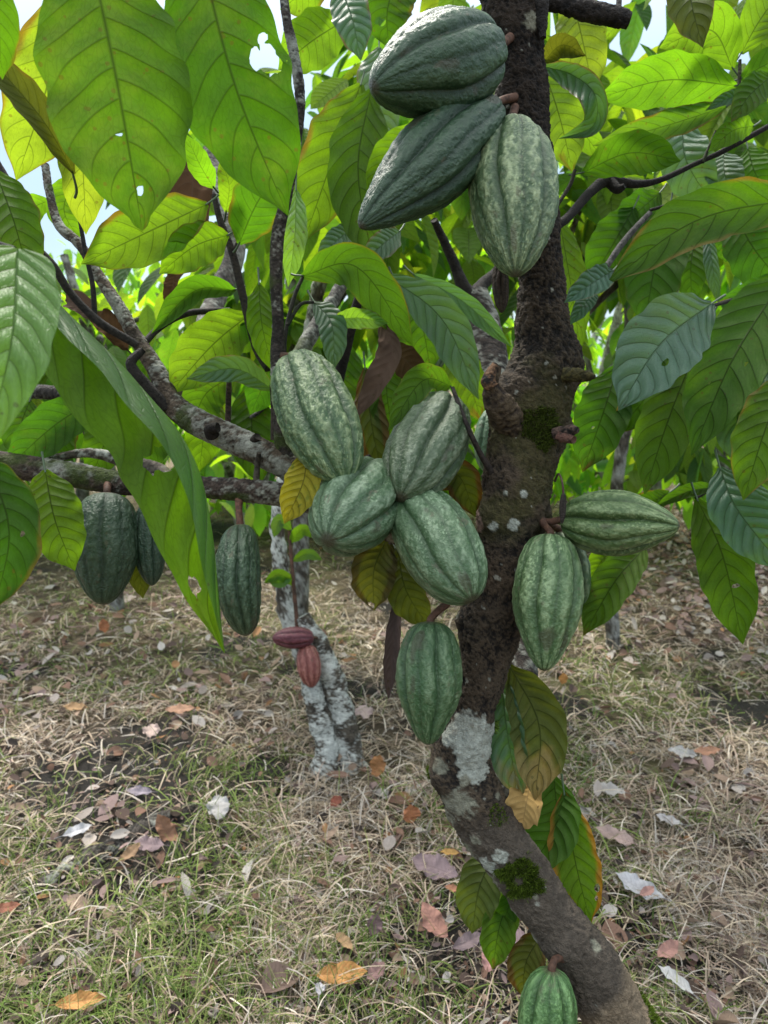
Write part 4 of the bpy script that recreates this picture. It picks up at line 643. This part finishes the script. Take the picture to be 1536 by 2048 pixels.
Vl, Fl_, Cl, Ul = leaf_batch(np.c_[x, y, gz(x, y) + rng.uniform(.01, .05, n)], fw, up_, rng.uniform(.035, .10, n), rng.uniform(.008, .026, n), pal(n, DRYC, [3, 4, 3, 3.5, 3, 5, 1, 3]) * rng.uniform(.7, 1.2, (n, 1)), .3, curl=rng.uniform(-.25, .35, n), fold=rng.uniform(-.2, .7, n))
x, y = scatter(13000, 1000, 2200, .9); k3 = rng.uniform(0, 1, len(x)) > soilmask(x, y) * .1; x = x[k3]; y = y[k3]; n = len(x); ph = rng.uniform(0, 2 * PI, n); fw = np.c_[np.cos(ph), np.sin(ph), rng.normal(.1, .35, n)]; up_ = nrm(np.c_[rng.normal(0, .6, n), rng.normal(-.1, .6, n), np.ones(n)]); lc = rng.gamma(2.0, .008, n) + .006
b_ = leaf_batch(np.c_[x, y, gz(x, y) + rng.uniform(.004, .04, n)], fw, up_, lc, lc * rng.uniform(.15, .45, n), pal(n, DRYC + [(.10, .075, .06), (.06, .05, .045)], [2, 4, 3, 2, 1.2, 3, 1, 4, 4, 4]) * rng.uniform(.6, 1.2, (n, 1)), .3, curl=rng.uniform(-.4, .5, n), fold=rng.uniform(-.4, .9, n))
Vl, Fl_, Cl, Ul = cat([(Vl, Fl_, Cl, Ul), b_])
o = mk('leaf_litter', Vl, Fl_, M_DRY, None, Cl, Ul); tag(o, 'layer of small dead brown leaves further back on the ground', 'leaf litter', kind='stuff')
# ------------------------------------------------------------------ the larger fallen leaves, each a thing
def fallen(label, px, py, lpx, wpx, ang, colr, lift=.02, tilt=.15, fold=10, curl=.0, edge=None, up=True, wave=.19):
    c = GP(px, py); d = c[1]; L = lpx * d / F; hw = wpx / 2 * d / F; a = R(ang)
    fw = np.array([math.cos(a), math.sin(a) * (1 - tilt), math.sin(a) * tilt]); fw = fw / np.linalg.norm(fw) ; z0 = gz(c[0], c[1])[0] + lift + .022
    c = np.array([c[0], c[1], z0 + .012]); Pm = [c - fw * L / 2 + [0, 0, curl * L * .5], c, c + fw * L / 2 + [0, 0, curl * L]]
    Pm = [np.array([p[0], p[1], max(p[2], z0)]) for p in Pm]; NLEAF[0] += 1
    V, Fc, uv, (P, T, N, LL) = blade(Pm, hw, fold, fold * 1.4, nrm(np.array([.1, -.45, 1.0])), 30, 15, wave, .05, NLEAF[0] + 300, up)
    cc = np.tile(np.append(np.array(colr), .35), (len(V), 1)); nz = fbm(V, 45, 3, NLEAF[0]); cc[:, :3] *= (.6 + .8 * nz)[:, None]
    if edge: cc[:, :3] = lerp(cc[:, :3], edge, ss(.45, .7, fbm(V, 25, 3, NLEAF[0] + 3)))
    tb = tubelet(np.array([list(P[0] - T[0] * .025) + [.0013], list(P[0]) + [.0012]]), 4, 5, tuple(np.array(colr) * .4) + (0,))
    VV, FF, CC, UU = cat([(V, Fc, cc, uv), tb]); o = mk('fallen_leaf', VV, FF, M_DRY, None, CC, UU, origin=c); tag(o, label, 'fallen leaf', 'fallen leaves on the ground'); return o
for a in FALLEN:
    fallen(*a, fold=random.uniform(5, 22), curl=random.uniform(0, .12))
# rotten log
e = GP(225, 1715); lg = empty('rotten_log', (e[0], e[1], 0)); tag(lg, 'dark rotting log half sunk in the soil among dead leaves', 'log')
a0 = GP(40, 1800); a1 = GP(395, 1612)
V_, F_, C_, _, _ = bark_tube(None, 220, 60, fine=.004, lump=.012, base=(.085, .072, .062), dark=(.018, .016, .015), seed=140, lich=.05, world=np.array([[a0[0], a0[1], .0, .024], [(a0[0] * 2 + a1[0]) / 3, (a0[1] * 2 + a1[1]) / 3, .006, .034], [(a0[0] + a1[0] * 2) / 3 + .02, (a0[1] + 2 * a1[1]) / 3 + .03, .008, .032], [a1[0], a1[1], .0, .016]]), fs=150); mk('bark', V_, F_, M_BARK, lg, C_)
# ================================================================== TREES BEHIND
def crown_leaves(clumps, n, size, cols, wts, tr=1.0, m=6, n_=5, hang=(.2, 1.2), far=False, seed=0):
    r = np.random.default_rng(seed); w = np.array([c[3] * c[4] * c[5] for c in clumps]) ** .8; k = r.choice(len(clumps), n, p=w / w.sum()); cl = np.array(clumps)[k]
    q = nrm(r.normal(0, 1, (n, 3))) * (r.uniform(0, 1, (n, 1)) ** .42); pos = cl[:, :3] + q * cl[:, 3:6]
    gap = vn(pos, 2.6, seed + 1); ok = gap > .30; pos = pos[ok]; n = len(pos); q = q[ok]
    ph = np.arctan2(q[:, 1], q[:, 0]) + r.normal(0, .9, n); e = -r.uniform(*hang, n)
    fw = np.stack([np.cos(e) * np.cos(ph), np.cos(e) * np.sin(ph), np.sin(e)], 1); up_ = nrm(np.stack([np.cos(ph) * .4, np.sin(ph) * .4, np.ones(n)], 1) + r.normal(0, .35, (n, 3)))
    L = r.uniform(*size, n); i = r.choice(len(cols), n, p=np.array(wts) / sum(wts)); c = np.array(cols)[i] * r.uniform(.75, 1.25, (n, 1))
    return leaf_batch(pos, fw, up_, L, L * r.uniform(.17, .23, n), c, tr, m, n_, curl=r.uniform(.0, .35, n), fold=r.uniform(.1, .6, n))
YG = [(.085, .15, .02), (.11, .175, .022), (.05, .11, .018), (.034, .085, .035), (.15, .19, .03)]
def back_tree(label, x, y, trunkpts, clumps, n, size=(.16, .28), cols=YG, wts=(4, 3, 3, 1.4, 1), base=(.16, .14, .12), lich=.45, seed=0, m=6, n_=5, mat=None, boughs=(), tr=1.0, hang=(.2, 1.2)):
    o = empty('cocoa_tree', (x, y, 0)); tag(o, label, 'tree', 'cocoa trees')
    V_, F_, C_, _, _ = bark_tube(None, 160, 30, fine=.002, lump=.008, base=base, dark=tuple(np.array(base) * .3), lich=lich, lcol=(.40, .40, .37), seed=seed, world=np.array(trunkpts)); mk('trunk', V_, F_, M_BARK, o, C_)
    for b in boughs:
        V_, F_, C_, _, _ = bark_tube(None, 60, 14, fine=.0012, lump=.004, base=tuple(np.array(base) * .7), dark=tuple(np.array(base) * .2), lich=lich * .6, seed=seed + 3, world=np.array(b)); mk('branch', V_, F_, M_BARK, o, C_)
    V_, F_, C_, U_ = crown_leaves(clumps, n, size, cols, wts, tr, m, n_, hang, seed=seed); mk('crown', V_, F_, mat or M_LEAF, o, C_, U_)
    return o
def bough(p, c, r0=.02): p = np.array(p); c = np.array(c); mdl = (p + c) / 2 + [0, 0, .12]; return [list(p) + [r0], list(mdl) + [r0 * .7], list(c) + [r0 * .3]]
# the whitened stump tree with red pods
sb = GP(680, 1528); st = empty('cocoa_tree', (sb[0], sb[1], 0)); tag(st, 'stunted cocoa tree with whitened split stump bearing red pods', 'tree', 'cocoa trees')
ds = float((sb - CAM) @ FWD); WHT = dict(base=(.12, .10, .075), dark=(.04, .033, .026), lich=.50, lcol=(.68, .70, .65))
for pts, sd, nm in [([(706, 1560, 92, ds), (694, 1515, 66, ds), (684, 1440, 54, ds), (668, 1370, 48, ds), (640, 1300, 44, ds - .02), (606, 1232, 30, ds - .03)], 150, 'trunk'), ([(650, 1550, 70, ds - .06), (655, 1500, 46, ds - .05), (640, 1440, 44, ds - .04), (620, 1360, 36, ds - .02), (606, 1300, 26, ds)], 151, 'trunk'),
                    ([(612, 1320, 40, ds + .05), (576, 1230, 36, ds + .05), (562, 1130, 30, ds + .07), (556, 1040, 28, ds + .1), (575, 930, 27, ds + .12), (600, 760, 26, ds + .1), (640, 560, 24, ds + .1)], 152, 'stem')]:
    V_, F_, C_, _, _ = bark_tube(pts, 180, 44, fine=.003, lump=.012, seed=sd, **WHT); mk(nm, V_, F_, M_BARK, st, C_)
V_, F_, C_, _, _ = bark_tube([(598, 1290, 9, ds - .02), (588, 1180, 8, ds - .03), (578, 1060, 7, ds - .03)], 50, 8, base=(.12, .06, .04), dark=(.05, .03, .02), seed=153); mk('shoot', V_, F_, M_TWIG, st, C_)
for p, w, u in [([(586, 1122), (615, 1108), (645, 1120)], 12, True), ([(586, 1170), (560, 1150), (528, 1166)], 13, False), ([(580, 1085), (605, 1060), (625, 1075)], 14, False), ([(582, 1060), (560, 1040), (548, 1075)], 14, True), ([(584, 1150), (560, 1165), (535, 1160)], 12, True)]:
    leaf(st, 'y', p, w, (ds - .03, ds - .06), (10, 20), up=u, m=16, n=9)
cl = [(-.25, ds + .2, 2.3, .7, .6, .45), (.25, ds + .3, 2.1, .6, .6, .5), (-.6, ds + .5, 1.9, .5, .5, .35), (.45, ds - .2, 2.6, .5, .5, .4)]
V_, F_, C_, U_ = crown_leaves(cl, 300, (.18, .30), YG, (4, 3, 4, 2, 1), seed=155, m=10, n_=7); mk('crown', V_, F_, M_LEAF, st, C_, U_)
GR = 'red pods on the stump tree'
pod('plum-coloured pod sticking out sideways from the whitened stump', (628, 1275, ds - .1), (544, 1276, ds - .14), 44, [(636, 1276, ds - .03)], GR, seed=61, colr=(.10, .018, .028), bloom=(.20, .06, .075), red=True, m=90, n=90)
pod('dusky red pod hanging down on the whitened stump', (612, 1288, ds - .1), (624, 1376, ds - .12), 48, [(622, 1278, ds - .03)], GR, seed=62, colr=(.22, .055, .045), bloom=(.36, .16, .13), red=True, m=90, n=90)
pod('small purple pod half hidden behind the branch stub', (548, 815, 1.7), (538, 895, 1.7), 34, [(556, 790, 1.7)], GPOD, seed=63, colr=(.10, .03, .05), bloom=(.2, .08, .10), red=True, m=70, n=70)
# neighbours filling the upper half of the view
NEAR = [
 ('leafy cocoa tree close behind the trunk, its crown over the far branches', .63, 3.3, [(.63, 3.3, 0, .05), (.66, 3.3, .8, .045), (.70, 3.25, 1.6, .045), (1.0, 3.2, 2.4, .03)], [(.75, 2.9, 2.15, .55, .5, .40), (1.25, 3.0, 2.6, .6, .5, .5), (.60, 3.4, 1.8, .4, .4, .25), (1.5, 3.2, 2.1, .5, .5, .4), (.45, 3.0, 2.75, .4, .4, .4)], 430, 201),
 ('cocoa tree with thin whitened trunk and low bright young foliage over the litter', 1.26, 3.92, [(1.28, 3.92, 0, .04), (1.24, 3.92, .5, .034), (1.30, 3.95, 1.3, .03), (1.7, 4.2, 2.6, .02)], [(1.75, 4.2, 1.15, .5, .5, .22), (2.2, 4.4, 1.55, .7, .5, .35), (1.6, 4.5, 1.95, .7, .5, .35), (2.1, 4.7, 2.7, .9, .6, .6), (1.35, 4.5, 2.6, .5, .5, .5), (1.45, 4.0, .95, .25, .2, .14)], 720, 202),
 ('cocoa tree behind the upright limb with drooping dark foliage', -.50, 4.2, [(-.50, 4.2, 0, .05), (-.48, 4.2, .7, .045), (-.50, 4.2, 1.5, .04), (-.5, 4.2, 2.6, .03)], [(-.4, 4.0, 1.80, .8, .5, .30), (.1, 4.1, 2.15, .7, .5, .40), (-.4, 4.2, 2.7, .5, .5, .35), (.2, 4.0, 2.85, .5, .5, .4)], 560, 203),
 ('cocoa tree with yellow-green low boughs behind the pale leaf', -1.73, 4.6, [(-1.73, 4.6, 0, .045), (-1.72, 4.6, .9, .04), (-1.75, 4.55, 1.6, .035), (-1.9, 4.6, 2.2, .02)], [(-1.6, 4.4, 1.60, .7, .5, .25), (-1.2, 4.5, 1.80, .6, .5, .28), (-2.3, 4.6, 1.9, .6, .6, .4)], 420, 204),
]
for lab, x, y, tp, cl, n, sd in NEAR:
    back_tree(lab, x, y, tp, cl, n, (.17, .28), seed=sd, m=9, n_=7, lich=.4, base=(.13, .11, .09), boughs=[bough(tp[2][:3], c[:3]) for c in cl])
FAR = [(-2.7, 6.3, 2.5), (-1.25, 6.6, 2.5), (.15, 6.4, 2.7), (1.05, 6.9, 2.8), (2.05, 6.2, 3.2), (3.1, 6.4, 3.6), (-4.6, 8.2, 3.1), (-3.2, 7.0, 2.7), (-1.9, 8.6, 3.0), (-.7, 7.2, 3.0), (.4, 9.0, 3.5), (1.35, 7.6, 3.4), (2.5, 9.2, 4.0), (3.4, 7.4, 4.0), (4.8, 8.8, 4.2), (-6.0, 11.5, 3.6), (-3.8, 12.0, 3.7), (-1.6, 12.5, 3.9), (.6, 12.8, 4.0), (2.6, 12.6, 4.6), (4.8, 12.4, 4.8), (6.8, 11.8, 4.8)]
FL = ['small bushy tree low beyond the shaded pod', 'bushy tree low between the folded leaf and whitened stem', 'bushy tree low behind the middle cluster', 'bushy tree low between the trunk and horizontal pod', 'bushy tree low over the litter under the drooping leaves', 'bushy tree low at the picture edge over the litter', 'farthest-left tree of the back row against pale sky', 'low bright tree under the sky gap', 'far tree behind the forked twigs', 'far tree between upright limb and cluster', 'far tree glimpsed behind the trunk', 'far tree with several whitened stems behind the horizontal pod', 'tall far tree behind the bluish leaf', 'tall leafy tree at the picture edge over red-brown litter', 'tall tree in the corner of the back row',
      'distant tree beyond the big pale leaf', 'distant tree beyond the forked twigs', 'distant tree beyond the upright limb', 'distant tree straight beyond the trunk', 'distant tree beyond the red far pods', 'distant tree beyond the drooping leaves', 'distant tree in the far corner']
for (x, y, h), lab, sd in zip(FAR, FL, range(300, 400)):
    r = np.random.default_rng(sd); cl = []
    for k in range(7): a = r.uniform(0, 6.28); cl.append((x + .8 * math.cos(a), y + .7 * math.sin(a), r.uniform(.55, h - .5), r.uniform(.5, .85), r.uniform(.5, .8), r.uniform(.3, .5)))
    ln = r.uniform(-.35, .35, 2); tp = [(x, y, 0, .085), (x + ln[0] * .4, y, .55, .07), (x + ln[0], y, 1.2, .06), (x + ln[1], y, 2.2, .03)]
    bo = [bough(tp[1][:3], c[:3], .035) for c in cl[:5]] + [[(x + .05, y, .2, .06), (x - ln[0] * 1.2, y - .1, .8, .05), (x - ln[0] * 2.0, y, 1.5, .03)]]
    back_tree('cocoa tree, ' + lab, x, y, tp, cl, 560 if y < 10 else 480, (.18, .30), seed=sd, cols=[tuple(np.array(c_) * 1.8) for c_ in YG], lich=.7, boughs=bo, mat=M_FAR, m=5, n_=3, base=(.20, .18, .155))  # bright skylight on the far crowns put into lightened leaf colours
# the far red pods
pod('far crimson pod hanging among the whitened stems', (1236, 915, 6.5), (1232, 962, 6.5), 30, [(1240, 890, 6.6)], GR, seed=64, colr=(.25, .015, .05), bloom=(.4, .06, .12), red=True, m=40, n=40)
pod('far crimson pod tilted beside the other far crimson pod', (1246, 922, 6.5), (1276, 952, 6.5), 24, [(1240, 895, 6.6)], GR, seed=65, colr=(.25, .015, .05), bloom=(.4, .06, .12), red=True, m=40, n=40)
# big dead brown leaf hanging behind the limbs, and dry leaves caught in forks
db = tree
leaf(db, 'br', [(388, 310), (380, 440), (352, 570)], 62, (1.7, 1.65), (30, 50), wave=.25, label='large dead brown leaf hanging behind the limbs'); leaf(db, 'br', [(350, 540), (345, 580), (338, 620)], 22, (1.6, 1.6), (30, 60), wave=.25)
leaf(db, 'br', [(255, 700), (225, 660), (180, 625)], 30, (1.2, 1.18), (20, 45), wave=.2, label='rust-brown dead leaf caught in the fork'); leaf(db, 'gy', [(190, 640), (160, 610), (130, 600)], 26, (1.3, 1.3), (20, 45), wave=.2)
leaf(db, 'gy', [(210, 760), (190, 830), (170, 880)], 34, (1.25, 1.22), (20, 45), wave=.2)
# ================================================================== LIGHT
SUN_EL, SUN_AZ = R(58), R(-25)                      # azimuth from +Y towards +X
world = bpy.data.worlds.new('World'); S.world = world; world.use_nodes = True; nt = world.node_tree; nt.nodes.clear()
sky = nt.nodes.new('ShaderNodeTexSky'); sky.sky_type = 'NISHITA'; sky.sun_disc = False; sky.sun_elevation = SUN_EL; sky.sun_rotation = SUN_AZ; sky.air_density = 1.0; sky.dust_density = 2.0; sky.ozone_density = 1.5
tc = nt.nodes.new('ShaderNodeTexCoord'); nz = nt.nodes.new('ShaderNodeTexNoise'); nz.inputs['Scale'].default_value = 2.2; nz.inputs['Detail'].default_value = 5; nt.links.new(tc.outputs['Generated'], nz.inputs['Vector'])
rp = nt.nodes.new('ShaderNodeValToRGB'); rp.color_ramp.elements[0].position = .38; rp.color_ramp.elements[1].position = .62; rp.color_ramp.elements[0].color = (.5, .5, .5, 1); rp.color_ramp.elements[1].color = (.9, .9, .9, 1); nt.links.new(nz.outputs[0], rp.inputs[0])
sx = nt.nodes.new('ShaderNodeSeparateXYZ'); nt.links.new(tc.outputs['Generated'], sx.inputs[0])
zr = nt.nodes.new('ShaderNodeMapRange'); zr.inputs[1].default_value = .30; zr.inputs[2].default_value = .85; nt.links.new(sx.outputs[2], zr.inputs[0])
over = mixc(nt, zr.outputs[0], (2.5, 3.5, 4.3), (12.5, 12.8, 12.9))
cloud = mixc(nt, rp.outputs[0], sky.outputs[0], over)
bg = nt.nodes.new('ShaderNodeBackground'); bg.inputs['Strength'].default_value = 0.12; nt.links.new(cloud, bg.inputs[0])
wo = nt.nodes.new('ShaderNodeOutputWorld'); nt.links.new(bg.outputs[0], wo.inputs[0])
sl = bpy.data.lights.new('sun', 'SUN'); sl.energy = 2.8; sl.angle = R(14); sl.color = (1.0, .95, .86); so = bpy.data.objects.new('sun', sl); COL.objects.link(so)
dv = Vector((math.sin(SUN_AZ) * math.cos(SUN_EL), math.cos(SUN_AZ) * math.cos(SUN_EL), math.sin(SUN_EL))); so.rotation_euler = dv.to_track_quat('Z', 'Y').to_euler(); so.location = (0, 0, 8)
S.view_settings.view_transform = 'Standard'; S.view_settings.look = 'None'; S.view_settings.exposure = 0.98; S.view_settings.gamma = 1.0
S.render.engine = 'CYCLES'; cy = S.cycles; cy.use_denoising = True; cy.max_bounces = 7; cy.diffuse_bounces = 4; cy.glossy_bounces = 2; cy.transmission_bounces = 5; cy.transparent_max_bounces = 10; cy.caustics_reflective = False; cy.caustics_refractive = False; cy.sample_clamp_indirect = 6
